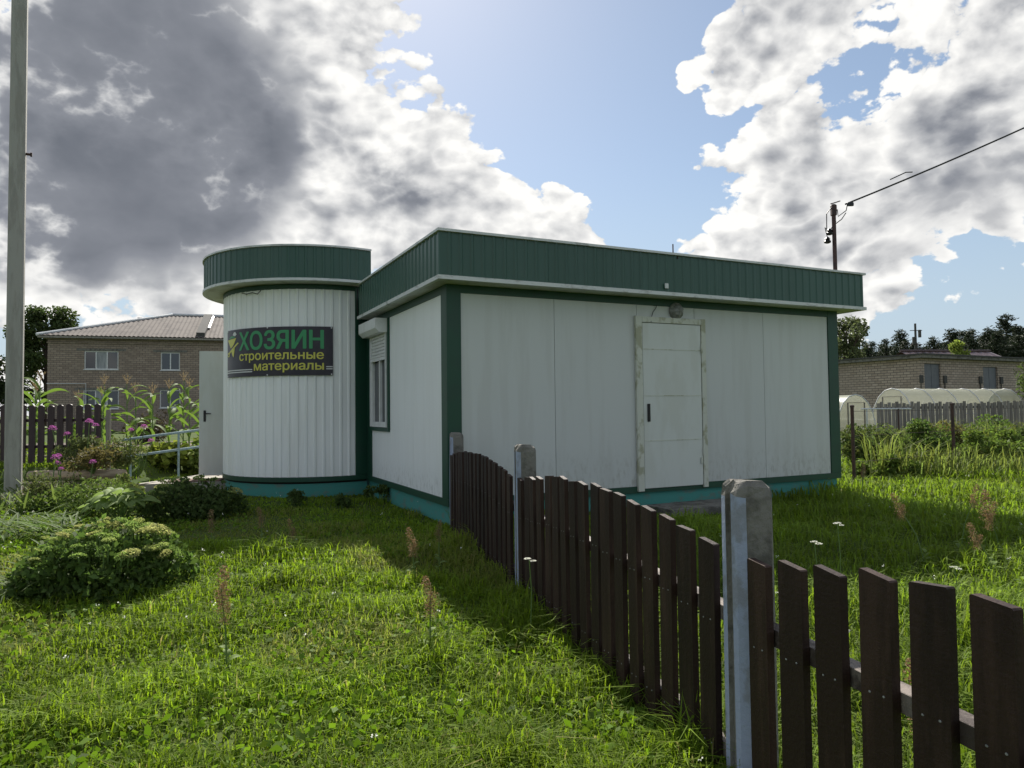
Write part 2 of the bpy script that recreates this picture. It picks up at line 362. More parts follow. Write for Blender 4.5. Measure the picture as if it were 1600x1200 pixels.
# fascia of ribbed green sheets
def ribbed(p0, p1, z0, z1, pitch=.115, dep=.011, inv=False):
    """vertical trapezoid ribs between two plan points; outward is to the right of p0->p1"""
    p0 = Vector(p0); p1 = Vector(p1); L = (p1-p0).length; t = (p1-p0)/L; n = Vector((t.y, -t.x)); k = int(L/pitch); pts = []
    for i in range(k):
        for f, d in ((0, 0), (.62, 0), (.72, dep), (.90, dep)):
            q = p0 + t*((i+f)*L/k) + n*d; pts.append((q.x, q.y))
    pts.append((p1.x, p1.y))
    mb = MB(); mb.strip([(x, y, z0) for x, y in pts], [(x, y, z1) for x, y in pts])
    return mb
OL, OF, OR, OB = -.17, -.26, LX+.235, LY+.2
corners = [(OL, 3.1), (OL, OF), (OR, OF), (OR, OB), (OL, OB)]
for a, b_ in zip(corners[:-1], corners[1:]):
    va, vb = Vector(a), Vector(b_); ns = max(1, round((vb-va).length/1.15)); out = Vector(((vb-va).y, -(vb-va).x)).normalized()
    for k in range(ns):            # separate sheets, every other one lapping 1.5 mm over its neighbours
        ribbed(va.lerp(vb, k/ns)+out*.0015*(k % 2), va.lerp(vb, (k+1)/ns)+out*.0015*(k % 2), 2.548, 2.985+random.uniform(-.003, .0)).build('fascia_sheet', M['green'], shop)
def band(path, w0, w1, z0, z1):
    """moulding swept along a plan path with mitred corners, from offset w0 (in) to w1 (out)"""
    rs = []
    for i, p in enumerate(path):
        p = Vector(p); ns = []
        for a, b_ in ((i-1, i), (i, i+1)):
            if 0 <= a and b_ < len(path):
                t = (Vector(path[b_])-Vector(path[a])).normalized(); ns.append(Vector((t.y, -t.x)))
        n = ns[0] if len(ns) == 1 else (ns[0]+ns[1])/(1+ns[0].dot(ns[1]))
        i_, o_ = p+n*w0, p+n*w1
        rs.append([(i_.x,i_.y,z0), (o_.x,o_.y,z0), (o_.x,o_.y,z1), (i_.x,i_.y,z1)])
    return MB().rings(rs)
band(corners, -.06, .03, 2.986, 3.012).build('cap_flashing', M['cap'], shop)
band(corners, -.02, .028, 2.505, 2.546).build('drip_edge', M['cap'], shop)
band(corners, -.26, -.021, 2.511, 2.528).build('soffit', M['soffit'], shop)
band(corners, -.05, -.035, 2.55, 2.98).build('fascia_backing', M['gap'], shop)
# small things on the fascia
P('roof_bracket', 'steel', lambda b: b.tube([(2.75, -.22, 3.0), (2.75, -.22, 3.13)], .008, 5).tube([(2.75,-.22,3.02),(2.78,-.25,3.0),(2.78,-.27,2.95)], .006, 5))
P('junction_box', 'cap', lambda b: b.box((2.575, OF-.03, 2.585), (2.625, OF-.011, 2.645), .006))
# side door
dr = P('side_door', 'doorp', lambda b: b.box((2.425, -.034, .265), (3.295, -.012, 2.21), .004))
P('door_frame', 'frame', lambda b: b.box((2.33, -.042, .235), (2.418, -.002, 2.29), .004).box((3.302, -.042, .235), (3.372, -.002, 2.29), .004).box((2.42, -.040, 2.217), (3.30, -.002, 2.286), .004), dr)
for z in (.82, 1.35, 1.90):
    P('seam_strip', 'frame', lambda b: b.box((2.43, -.0375, z-.005), (3.29, -.033, z+.005)), dr)
P('door_handle', 'black', lambda b: b.box((2.475, -.050, 1.045), (2.512, -.0345, 1.255), .012), dr)
for z in (.62, 1.87):
    P('hinge', 'frame', lambda b: b.lathe([(.011, z), (.013, z+.01), (.013, z+.09), (.011, z+.1)], (3.298, -.046, 0), n=8), dr)
P('latch', 'frame', lambda b: b.box((3.255, -.05, .52), (3.285, -.0345, .60), .004), dr)
lp = P('wall_lamp', 'lamp', lambda b: b.lathe([(.098, 0), (.100, .03), (.088, .045), (.082, .05), (.060, .078), (.025, .092), (.001, .095)], (2.94, -.001, 2.375), 'y', 24), smooth=False)
P('lamp_guard', 'lamp', lambda b: [b.tube([(2.94+.09*math.cos(a), -.05, 2.375+.09*math.sin(a)), (2.94+.05*math.cos(a), -.098, 2.375+.05*math.sin(a)), (2.94, -.108, 2.375)], .005, 5) for a in (0.3, 1.35, 2.4, 3.45, 4.5, 5.55)], lp)
P('lamp_cable', 'cable', lambda b: b.tube([(2.66, -.015, 2.43), (2.63, -.016, 2.38), (2.60, -.016, 2.35), (2.57, -.016, 2.27), (2.545, -.046, 2.22)], .004, 5), lp)
# shuttered window in the left wall
wn = P('window', 'pvc', lambda b: b.box((-.02, 2.20, .99), (.05, 2.25, 2.25)).box((-.02, 2.95, .99), (.05, 3.0, 2.25)).box((-.021, 2.25, .99), (.05, 2.95, 1.06)).box((-.02, 2.56, 1.06), (.045, 2.61, 2.25)))
P('pane', 'glass', lambda b: b.box((.015, 2.25, 1.06), (.022, 2.56, 2.25)).box((.015, 2.61, 1.06), (.022, 2.95, 2.25)), wn)
P('curtain', 'curtain', lambda b: b.box((.03, 2.255, 1.06), (.036, 2.56, 2.25)).box((.03, 2.611, 1.06), (.036, 2.94, 2.25)), wn)
P('window_trim', 'trim', lambda b: b.box((-.026, 2.14, .935), (.01, 2.195, 2.424)).box((-.026, 2.197, .935), (.01, 3.036, .985)), wn)
sb = P('shutter_box', 'pvc', lambda b: b.rings([[( -.0, y, 2.235), (-.13, y, 2.235), (-.185, y, 2.29), (-.185, y, 2.42), (0, y, 2.42)] for y in (2.17, 3.06)]), wn)
for k in range(7):
    P('shutter_slat', 'pvc', lambda b: b.rings([[(-.022, y, 1.93+k*.044), (-.034, y, 1.936+k*.044), (-.034, y, 1.962+k*.044), (-.022, y, 1.972+k*.044)] for y in (2.215, 2.985)]), wn)
P('shutter_rail', 'pvc', lambda b: b.box((-.036, 2.215, 1.885), (-.02, 2.985, 1.928), .004), wn)
for y in (2.197, 2.978): P('guide_channel', 'pvc', lambda b: b.box((-.045, y, .992), (-.0205, y+.025, 2.236)), wn)
# rounded porch
PC = (-.42, 4.65); PR = 1.42
def pc(th, r, z): return (PC[0]+r*math.sin(R(th)), PC[1]-r*math.cos(R(th)), z)
def arc_band(th0, th1, r0, r1, z0, z1, n=48):
    return MB().rings([[pc(th0+(th1-th0)*i/n, r0, z0), pc(th0+(th1-th0)*i/n, r1, z0), pc(th0+(th1-th0)*i/n, r1, z1), pc(th0+(th1-th0)*i/n, r0, z1)] for i in range(n+1)])
def arc_ribs(th0, th1, r, z0, z1, pitch, dep):
    k = int(abs(R(th1-th0))*r/pitch); pts = []
    for i in range(k):
        for f, d in ((0, 0), (.6, 0), (.70, dep), (.90, dep)): pts.append((th0+(th1-th0)*(i+f)/k, r+d))
    pts.append((th1, r))
    return MB().strip([pc(t, q, z0) for t, q in pts], [pc(t, q, z1) for t, q in pts])
arc_band(17, -122, PR-.12, PR-.02, -.15, .205).build('porch_plinth', M['plinth'], shop)
arc_band(17, -122, PR-.08, PR-.03, .206, .235).build('porch_gap', M['gap'], shop)
arc_band(16.9, -122, PR-.03, PR+.022, .236, .30).build('porch_base_trim', M['trim'], shop)
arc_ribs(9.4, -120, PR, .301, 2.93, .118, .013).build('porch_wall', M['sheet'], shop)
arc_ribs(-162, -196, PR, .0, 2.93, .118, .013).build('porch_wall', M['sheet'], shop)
arc_band(16.8, 9.2, PR-.03, PR+.017, .302, 2.99, 6).build('corner_trim', M['trim'], shop)
arc_band(-119.8, -122.5, PR-.05, PR+.02, .302, 2.99, 4).build('corner_trim', M['trim'], shop)
arc_band(9.0, -197, PR-.03, PR+.018, 2.932, 2.995).build('head_trim', M['trim'], shop)
MB().rings([[pc(t, PR-.09, z) for t in np.linspace(17, -122, 40)] + [pc(-122, PR-.4, z), pc(17, PR-.4, z)] for z in (.24, 2.93)]).build('porch_lining', M['gap'], shop)
PQ = 1.70
arc_ribs(13.6, -193.6, PQ, 3.035, 3.47, .115, .011).build('porch_fascia', M['green'], shop)
ribbed((-.022, PC[1]+1.65), (-.022, PC[1]-1.65), 3.03, 3.47).build('porch_fascia', M['green'], shop)
arc_band(13.4, -193.4, PQ-.06, PQ+.03, 3.471, 3.495, 64).build('cap_flashing', M['cap'], shop)
arc_band(13.4, -193.4, PQ-.02, PQ+.028, 2.998, 3.034, 64).build('drip_edge', M['cap'], shop)
arc_band(13.4, -193.4, PR-.02, PQ-.021, 3.003, 3.02, 64).build('soffit', M['soffit'], shop)
MB().rings([[pc(t, PQ-.03, z) for t in np.linspace(13, -193, 48)] for z in (3.2, 3.36)]).build('porch_roof', M['felt'], shop)
# foam and cable scraps left under the porch eave
P('loose_cable', 'cable', lambda b: b.tube([pc(10, PR+.06, 2.95), pc(9, PR+.09, 2.8), pc(9.6, PR+.07, 2.62), pc(11, PR+.05, 2.5), pc(12, PR+.06, 2.44)], .008, 5))
P('loose_cable', 'cable', lambda b: b.tube([pc(-58, PR+.04, 2.91), pc(-54, PR+.05, 2.885), pc(-50, PR+.04, 2.90), pc(-46, PR+.05, 2.87), pc(-44, PR+.04, 2.92)], .006, 5))
# open entrance leaf
el = MB().box((0, -.02, .21), (.60, .02, 2.20), .004).build('entrance_door', M['doorp'], shop, loc=(-1.561, 5.448, 0), rot=(0, 0, R(198)-A_U))
MB().box((.50, .0205, 1.07), (.535, .034, 1.25), .008).tube([(.518, .03, 1.20), (.518, .065, 1.20), (.42, .068, 1.195)], .009, 6).build('lever_handle', M['black'], el)
for z in (.5, 1.8): MB().tube([(.0, .0, z), (.0, .0, z+.12)], .014, 8).build('hinge', M['steel'], el)
MB().box((.06, .0205, 1.52), (.10, .028, 1.66), .004).build('lock_plate', M['lamp'], el)

# ---------------------------------------------------------------- the sign on the porch
sign = thing('shop_sign', 'black curved shop sign with green and yellow lettering on the rounded porch', 'sign', (-.66, 7.29, 0), A_U)
SR = PR+.022
arc_band(-74.6, -3.7, SR, SR+.012, 1.715, 2.40, 40).build('sign_panel', M['sign'], sign)
def on_sign(x, z, lift=.0145): return pc(x, SR+lift, z)
from mathutils.geometry import delaunay_2d_cdt
def text_outline(txt):
    """closed outlines of a line of text as lists of plan points"""
    cu = bpy.data.curves.new('txt', 'FONT'); cu.body = txt; cu.size = 1; cu.resolution_u = 4; cu.fill_mode = 'NONE'
    o = bpy.data.objects.new('txt', cu); COL.objects.link(o); bpy.context.view_layer.update()
    me = bpy.data.meshes.new_from_object(o.evaluated_get(bpy.context.evaluated_depsgraph_get()))
    nx = {}
    for e in me.edges: nx.setdefault(e.vertices[0], []).append(e.vertices[1]); nx.setdefault(e.vertices[1], []).append(e.vertices[0])
    co = [(v.co.x, v.co.y) for v in me.vertices]; seen = set(); loops = []
    for v in range(len(co)):
        if v in seen or len(nx.get(v, ())) != 2: continue
        lp = [v]; seen.add(v); nxt = max(nx[v]) if min(nx[v]) != v+1 else v+1
        while nxt not in seen:
            lp.append(nxt); seen.add(nxt); cand = [q for q in nx[nxt] if q not in seen]
            if not cand: break
            nxt = cand[0]
        loops.append([co[q] for q in lp])
    bpy.data.objects.remove(o); bpy.data.curves.remove(cu); bpy.data.meshes.remove(me); return loops
def inside(p, loops):
    wn = 0
    for lp in loops:
        for (x0, y0), (x1, y1) in zip(lp, lp[1:]+lp[:1]):
            side = (x1-x0)*(p[1]-y0)-(p[0]-x0)*(y1-y0)
            if y0 <= p[1] < y1 and side > 0: wn += 1
            elif y1 <= p[1] < y0 and side < 0: wn -= 1
    return wn != 0
def text_faces(txt):
    loops = text_outline(txt); pts = []; ed = []
    for lp in loops:
        k = len(pts); pts += [Vector(p) for p in lp]; ed += [(k+q, k+(q+1) % len(lp)) for q in range(len(lp))]
    V, E_, F, *_ = delaunay_2d_cdt(pts, ed, [], 0, 1e-5)
    keep = [tuple(f) for f in F if inside(sum((V[q] for q in f), Vector((0, 0)))/len(f), loops)]
    return np.array([(v.x, v.y, 0) for v in V]), keep
def letter_line(txt, th0, th1, z0, z1, mat, bold=.03, ref=None):
    """heavy lettering wrapped on the curved panel: strokes widened by shifted layers 0.2 mm apart"""
    co, fc = text_faces(txt)
    x0, x1 = co[:, 0].min()-bold, co[:, 0].max()+bold; y0, y1 = ref if ref else (co[:, 1].min()-bold*.5, co[:, 1].max()+bold*.5); mb = MB()
    for k, (dx, dy) in enumerate(((0, 0), (-1, 0), (1, 0), (-.6, .5), (.6, .5), (-.6, -.5), (.6, -.5))):
        mb.add([on_sign(th0+(th1-th0)*(x+dx*bold-x0)/(x1-x0), z0+(z1-z0)*(y+dy*bold-y0)/(y1-y0), .0150+.0002*k) for x, y, _ in co], fc)
    return mb.build('lettering', M[mat], sign)
letter_line('ХОЗЯИН', -60.8, -8.6, 2.085, 2.355, 'sgreen', .03)
letter_line('строительные', -60.5, -8.6, 1.945, 2.035, 'syellow', .02, (0, .53))
letter_line('материалы', -48.8, -8.6, 1.795, 1.885, 'syellow', .02, (0, .53))
def flat(poly, mat, name):
    """flat print on the panel: the outline is cut into narrow slices so that it follows the curve"""
    xs = [p[0] for p in poly]; n = max(2, int((max(xs)-min(xs))/1.2)); mb = MB(); e = list(zip(poly, poly[1:]+poly[:1]))
    def span(x):
        z = [a[1]+(b[1]-a[1])*(x-a[0])/(b[0]-a[0]) for a, b in e if (a[0]-x)*(b[0]-x) <= 0 and a[0] != b[0]]; return min(z), max(z)
    g = np.linspace(min(xs)+1e-4, max(xs)-1e-4, n+1); lo, hi = zip(*[span(x) for x in g])
    mb.strip([on_sign(x, z, .0155) for x, z in zip(g, lo)], [on_sign(x, z, .0155) for x, z in zip(g, hi)]).build(name, M[mat], sign)
for z in (1.775, 1.805): flat([(-74, z), (-50, z), (-50, z+.014), (-74, z+.014)], 'swhite', 'rule_line')
for z in (1.80, 1.83): flat([(-7.4, z), (-3.9, z), (-3.9, z+.014), (-7.4, z+.014)], 'swhite', 'rule_line')
flat([(-73.5, 2.26), (-63.5, 2.28), (-66, 2.19), (-69.5, 2.13)], 'syellow', 'barrow_tray')
flat([(-72.5, 2.275), (-69, 2.315), (-66, 2.305), (-64.5, 2.29)], 'sgreen', 'barrow_load')
flat([(-67.5, 2.325), (-65.3, 2.385), (-63.2, 2.33), (-65, 2.30)], 'swhite', 'barrow_trowel')
flat([(-73.2, 2.06), (-61.2, 2.225), (-61.0, 2.20), (-72.8, 2.035)], 'syellow', 'barrow_handle')
flat([(-69.0, 2.09), (-67.0, 2.00), (-66.0, 2.00), (-65.0, 2.14)], 'syellow', 'barrow_leg')
ringo = [(-72.4+1.5*math.cos(a), 2.045+.033*math.sin(a)) for a in np.linspace(0, 2*math.pi, 14)]
ringi = [(-72.4+.8*math.cos(a), 2.045+.018*math.sin(a)) for a in np.linspace(0, 2*math.pi, 14)]
MB().strip([on_sign(*p, .0165) for p in ringi], [on_sign(*p, .0165) for p in ringo]).build('barrow_wheel', M['syellow'], sign)
for x, z in ((-73.8, 2.385), (-40, 2.39), (-4.5, 2.385), (-4.5, 1.73), (-40, 1.728), (-73.8, 1.73)):
    MB().lathe([(.012, 0), (.010, .004), (.001, .006)], (0, 0, 0), 'y', 8).build('screw', M['swhite'], sign, loc=on_sign(x, z, .012), rot=(0, 0, R(x)))

# ---------------------------------------------------------------- near picket fence
FA = math.atan2(.9666, -.2565)
fence = thing('picket_fence', 'dark brown wooden picket fence with grey concrete posts in the foreground', 'fence', (.707, 2.18, 0), FA)
def post_mesh():
    b = MB(); w, c = .066, .024
    sec = lambda k: [(-w+c,-w*k+0),(w-c,-w*k),(w,-w*k+c),(w,w*k-c),(w-c,w*k),(.018,w*k),(.014,w*k-.012),(-.014,w*k-.012),(-.018,w*k),(-w+c,w*k),(-w,w*k-c),(-w,-w*k+c)]
    rs = []
    for z, k in ((-.2, 1), (.5, .99), (.93, .98), (.955, .9), (.968, .72)):
        rs.append([(x*k+random.uniform(-.0025, .0025), y*k+random.uniform(-.0025, .0025), z + (.0 if z < .9 else random.uniform(-.008, .008))) for x, y in sec(1)])
    return b.rings(rs).mesh('concrete_post')
pm = post_mesh()
pm.materials.append(M['concrete']); pm.materials.append(M['bluewash'])
for p in pm.polygons:                       # the faces towards the lawn carry the old blue whitewash
    if p.normal.y > .6 and p.center.z < .9 and abs(p.center.x) > .02: p.material_index = 1
for x, sz in ((.045, 1), (2.58, 1.0), (5.08, 1.01), (-2.53, 1)):
    link('concrete_post', pm, None, fence, (x, -.035, 0), (0, 0, random.uniform(-.03, .03)), (1, 1, sz))
def picket_mesh(i):
    b = MB(); h = 1.0; w = .047; t = .011; sl = (.006, -.005, .003)[i]
    pts = [(-w, 0), (w, 0), (w, h-.004+sl), (w-.004, h+sl), (-w+.004, h-sl), (-w, h-.004-sl)]
    b.rings([[(x, -t, z) for x, z in pts], [(x, t, z) for x, z in pts]]); nf = len(b.f)
    for x, z in ((-.022, .665), (.02, .66), (-.02, .135), (.023, .13)): b.lathe([(.0036, 0), (.003, .001), (.0005, .0012)], (x, t+.0004, z), 'y', 6)
    for k in range(len(b.v)-4*18, len(b.v)): x, y, z = b.v[k]; b.v[k] = (x, 2*(t+.0004)-y, z)
    me = b.mesh('picket'); me.materials.append(M['picket']); me.materials.append(M['lamp'])
    for q in me.polygons: q.material_index = int(q.index >= nf)
    return me
pk = [picket_mesh(i) for i in range(3)]
def top_z(x, x0, x1): m, h = (x0+x1)/2, (x1-x0)/2; return .742 + .106*(1-((x-m)/h)**2)
for x0, x1, n in ((-2.53, 0, 17), (0, 2.55, 17), (2.55, 5.08, 17)):
    n = 16 if x0 < 0 else 17
    for k in range(n):
        x = x0 + .165 + k*(x1-x0-.165-.118)/(n-1); zt = top_z(x, x0, x1) + random.uniform(-.006, .006)
        link('picket', random.choice(pk), M['picket'], fence, (x, .034+random.uniform(-.002, .002), .03), (random.uniform(-.008, .008), random.uniform(-.007, .007), random.uniform(-.05, .05)), (1, 1, zt-.03))
    for z in (.545, .115):
        MB().box((x0+.075, -.028, z-.02), (x1-.075, .0195, z+.028), .003).build('rail', M['railw'], fence)

# ---------------------------------------------------------------- left picket fence and lamp pole
f2 = thing('picket_fence', 'plum brown round-topped picket fence beside the concrete pole and the corn', 'fence', (-6.55, 11.35, .40), R(180-3))
def round_picket():
    b = MB(); w = .05; t = .012; pts = [(-w, 0), (w, 0)] + [(w*math.cos(a), .94+.03*math.sin(a)) for a in np.linspace(0, math.pi, 8)]
    b.rings([[(x, -t, z) for x, z in pts], [(x, t, z) for x, z in pts]]); return b.mesh('picket')
rp = round_picket()
for k in range(19):
    link('picket', rp, M['picket2'], f2, (.06+k*.156, .03, 0), (0, random.uniform(-.01, .01), 0), (1, 1, random.uniform(.985, 1.01)))
for z in (.3, .72): MB().box((0, -.02, z-.025), (3.0, .015, z+.025), .004).build('rail', M['picket2'], f2)
for x in (-.06, 1.52, 3.02): MB().box((x-.03, -.085, -.3), (x+.03, -.025, .88), .008).build('fence_post', M['greywood'], f2)
pole = thing('utility_pole', 'tall tapered grey concrete utility pole at the left edge', 'pole', (-6.60, 9.4, 0), R(28))
rs = []
for z, w, d in ((-.3, .094, .085), (2, .093, .084), (5, .09, .081), (9, .085, .076)):
    c = .02; rs.append([(-w+c,-d,z),(w-c,-d,z),(w,-d+c,z),(w,d-c,z),(w-c,d,z),(-w+c,d,z),(-w,d-c,z),(-w,-d+c,z)])
MB().rings(rs).build('pole_shaft', M['pole'], pole)
MB().lathe([(.018, 0), (.018, .05), (.03, .055), (.03, .075)], (0, 0, 0), 'y', 8).build('step_bolt', M['steel'], pole, loc=(.088, -.02, 4.72), rot=(0, 0, R(90)))
for z in (8.2,): MB().box((-.095, -.086, z), (.095, .086, z+.03), .01).build('steel_band', M['steel'], pole)

# ---------------------------------------------------------------- steps, ramp, handrail, edging
tag(MB().rings([[(-5.45, 10.55, z), (-4.3, 10.75, z), (-4.2, 12.3, z), (-5.3, 12.5, z)] for z in (-.1, .165)]).build('entrance_slab', M['slab']), 'pale concrete entrance slab below the open door left of the porch', 'slab')
tag(MB().box((-.38, -.2, 0), (.38, .2, .018), .006).build('door_mat', M['brown_mat'], loc=(-4.88, 10.98, .166), rot=(0, 0, R(10))), 'reddish brown door mat on the entrance slab', 'mat')
tag(MB().add([(-6.75, 11.3, .0), (-5.46, 11.1, .155), (-5.31, 12.4, .155), (-6.5, 12.35, .0), (-6.75, 11.3, -.2), (-5.46, 11.1, -.2), (-5.31, 12.4, -.2), (-6.5, 12.35, -.2)],
   [(0,1,2,3), (4,5,1,0), (5,6,2,1), (6,7,3,2), (7,4,0,3)]).build('ramp', M['slab']), 'short pale concrete ramp rising to the shop entrance', 'ramp')
hr = thing('handrail', 'blue-grey pipe handrail beside the entrance ramp', 'handrail', (0, 0, 0))
A, B_ = Vector((-6.75, 12.25, .76)), Vector((-5.0, 12.75, .98))
for dz in (0, -.30): MB().tube([A+Vector((0, 0, dz)), B_+Vector((0, 0, dz))], .022, 8).build('rail', M['bluepipe'], hr)
for f in (.08, .50, .95):
    p = A.lerp(B_, f); MB().tube([(p.x, p.y, -.1), (p.x, p.y, p.z)], .02, 8).build('post', M['bluepipe'], hr)
tag(MB().rings([[(1.62, 8.1, z), (2.72, 8.62, z), (2.5, 9.1, z), (1.4, 8.55, z)] for z in (-.05, .075)]).build('door_slab', M['concrete'], loc=(.14, -.22, 0)), 'low grey concrete slab in front of the white side door', 'slab')
def log(x, y, z, L, r, rz, label, mat='log'):
    b = MB(); n = 9; pts = []
    b.tube([(-L/2, 0, 0), (-L/4, .01, .006), (0, -.008, 0), (L/4, .006, .004), (L/2, 0, 0)], [r*.93, r, r*.97, r*1.02, r*.95], n)
    tag(b.build('edging_log', M[mat], None, True, loc=(x, y, z), rot=(random.random(), 0, rz)), label, 'log', 'logs edging the flower bed')
log(-6.60, 10.42, .32, .95, .075, .02, 'upper left log of the flower bed edging, behind pink phlox')
log(-5.92, 10.40, .33, .5, .07, -.05, 'upper right log of the flower bed edging, towards the ramp')
log(-6.75, 10.30, .17, .85, .075, -.03, 'middle log of the flower bed edging')
log(-6.05, 10.26, .16, .55, .065, .06, 'middle right log of the flower bed edging')
log(-6.85, 10.08, .02, .7, .085, .08, 'lowest log of the flower bed edging near the concrete pole')
tag(MB().box((-.125, -.06, 0), (.125, .06, .065), .008).build('loose_brick', M['redbrick'], loc=(-6.45, 9.75, .01), rot=(0, 0, .35)), 'loose red brick lying below the logs near the pole', 'brick')

# ---------------------------------------------------------------- roof mast and cable
mast = thing('service_mast', 'rusty steel pipe mast with insulators on the right end of the shop roof', 'mast', (4.62, 10.03, 0))
MB().tube([(0, 0, 2.75), (.0, 0, 4.08)], .030, 8).build('pipe', M['steel'], mast)
MB().box((-.035, -.035, 3.92), (.035, .035, 4.07), .008).build('clamp', M['steel'], mast)
MB().tube([(-.04, 0, 4.09), (0, 0, 4.10), (.09, -.02, 4.125)], .008, 5).build('hook', M['steel'], mast)
MB().lathe([(.02, 0), (.045, .01), (.05, .03), (.03, .05), (.04, .06), (.02, .09)], (-.10, 0, 3.52), n=10).build('insulator', M['black'], mast)
MB().lathe([(.02, 0), (.045, .01), (.05, .03), (.03, .05), (.04, .06), (.02, .09)], (-.065, 0, 3.64), n=10).build('insulator', M['black'], mast)
for pts in ([(-.02, 0, 4.05), (-.10, 0, 3.95), (-.105, 0, 3.72), (-.08, 0, 3.66), (-.05, 0, 3.72), (.03, 0, 3.84)],
            [(.04, -.03, 4.0), (.05, -.03, 3.9), (.16, -.04, 3.98), (.17, -.06, 4.06)],
            [(.02, 0, 3.8), (.10, -.02, 3.86), (.16, -.03, 3.95)], [(-.1, 0, 3.61), (-.13, 0, 3.75), (-.07, 0, 3.68)]):
    MB().tube(pts, .007, 5).build('wire_loop', M['cable'], mast)
MB().box((.17, -.075, 4.04), (.26, -.035, 4.09), .008).build('cable_clamp', M['black'], mast)
cb = thing('power_cable', 'black overhead power cable sagging from the roof mast to the upper right', 'cable', (4.62, 10.03, 4.07))
c0, c1 = Vector((.15, -.04, 0.0)), Vector((19.0, 0.5, 10.7)); pts = []
for i in range(41):
    f = i/40; p = c0.lerp(c1, f); p.z -= 3.3*f*(1-f); pts.append(p)
MB().tube(pts, .012, 6).build('cable_run', M['cable'], cb)
MB().tube([c0.lerp(c1, .035)+Vector((0, 0, -.02)), c0.lerp(c1, .045)+Vector((0.03, -.02, -.03)), c0.lerp(c1, .049)+Vector((.05, -.02, -.07))], .008, 5).build('cable_tie', M['cable'], cb)

# ---------------------------------------------------------------- brick house on the left
HX = Vector((11.44, 3.6)).normalized(); hang = math.atan2(HX.y, HX.x)
house = thing('brick_house', 'two-storey pale brick house with grey slate hip roof behind the corn', 'house', (-33.0, 50.3, 0), hang)
HL, HD, HE, HRZ = 27.0, 11.0, 6.85, 9.25
wins = [(2.3, 4.5, 4.48, 5.82), (7.3, 8.6, 4.45, 5.78), (2.25, 4.55, 1.62, 2.98), (7.25, 8.65, 1.65, 2.98), (14.2, 16.4, 4.48, 5.82), (14.2, 16.4, 1.62, 2.98), (20.2, 21.5, 4.48, 5.8), (20.2, 21.5, 1.62, 2.98)]
def wall_with_holes(L, H, holes):
    b = MB(); xs = sorted({0, L, *[h[0] for h in holes], *[h[1] for h in holes]}); zs = sorted({-.5, H, *[h[2] for h in holes], *[h[3] for h in holes]})
    for xa, xb in zip(xs[:-1], xs[1:]):
        for za, zb in zip(zs[:-1], zs[1:]):
            if any(h[0] <= xa and xb <= h[1] and h[2] <= za and zb <= h[3] for h in holes): continue
            b.add([(xa,0,za),(xb,0,za),(xb,0,zb),(xa,0,zb)], [(0,1,2,3)])
    for h in holes:
        x0, x1, z0, z1 = h; d = .14
        b.add([(x0,0,z0),(x1,0,z0),(x1,0,z1),(x0,0,z1),(x0,d,z0),(x1,d,z0),(x1,d,z1),(x0,d,z1)], [(0,1,5,4),(1,2,6,5),(2,3,7,6),(3,0,4,7)])
    return b
wall_with_holes(HL, HE, wins).build('wall', M['brickA'], house)
MB().add([(0,0,-.5),(0,HD,-.5),(0,HD,HE),(0,0,HE),(HL,0,-.5),(HL,HD,-.5),(HL,HD,HE),(HL,0,HE)], [(0,3,2,1),(4,5,6,7),(1,2,6,5)]).build('wall', M['brickA'], house)
MB().box((-.05, -.07, HE-.5), (HL+.05, -.002, HE-.42)).box((-.05, -.10, HE-.25), (HL+.05, -.002, HE-.16)).build('brick_cornice', M['brickA'], house)
for x0, x1, z0, z1 in wins:
    n = 3 if x1-x0 > 1.6 else 2; wf = MB(); t = .07
    wf.box((x0, .07, z0), (x1, .13, z0+t)).box((x0, .07, z1-t), (x1, .13, z1))
    for k in range(n+1):
        xc = x0+t/2+(x1-x0-t)*k/n; wf.box((xc-t/2, .071, z0+t), (xc+t/2, .129, z1-t))
    o = wf.build('window', M['pvc'], house)
    for k in range(n):
        xa = x0+t+(x1-x0-t)*k/n; xb = x0+(x1-x0-t)*(k+1)/n
        MB().box((xa, .095, z0+t), (xb, .10, z1-t)).build('pane', M['glass'] if (k+int(x0)) % 3 else M['curtain'], o)
    MB().box((x0-.06, -.05, z0-.05), (x1+.06, .07, z0-.003)).build('sill', M['ridge'], o)
    MB().box((x0-.5, -.012, z1+.003), (x1+.5, .005, z1+.16)).build('lintel', M['concrete'], o)
# corrugated slate roof (hip)
OV = .55; e0, e1, y0, y1 = -OV, HL+OV, -OV, HD+OV; ry = HD/2; rx0, rx1 = 7.3, HL-7.3
def slope(p_eave0, p_eave1, p_r0, p_r1, name):
    """one roof plane with slate waves running down the slope"""
    a, b_, c, d = map(Vector, (p_eave0, p_eave1, p_r1, p_r0)); L = (b_-a).length; t = (b_-a)/L
    up = (d-a)-t*(d-a).dot(t); H = up.length; up /= H; n = t.cross(up); mb = MB(); k = int(L/.15)
    s0 = (d-a).dot(t); s1 = (c-a).dot(t); rows = []
    vs = []; fs = []
    for i in range(k+1):
        s = L*i/k; h = H*min(1, s/s0 if s < s0 else 1, (L-s)/(L-s1) if s > s1 else 1); off = n*(.035 if i % 2 else -.02)
        m_ = 4
        for j in range(m_+1): vs.append(a+t*s+up*(h*j/m_)+off)
    for i in range(k):
        for j in range(4): q = i*5+j; fs.append((q, q+5, q+6, q+1))
    mb.add(vs, fs); return mb.build(name, M['slate'], house)
ez = HE+.02
rf = slope((e0,y0,ez), (e1,y0,ez), (rx0,ry,HRZ), (rx1,ry,HRZ), 'roof')
slope((e1,y1,ez), (e0,y1,ez), (rx1,ry,HRZ), (rx0,ry,HRZ), 'roof')
slope((e0,y1,ez), (e0,y0,ez), (rx0,ry,HRZ), (rx0,ry+.01,HRZ), 'roof')
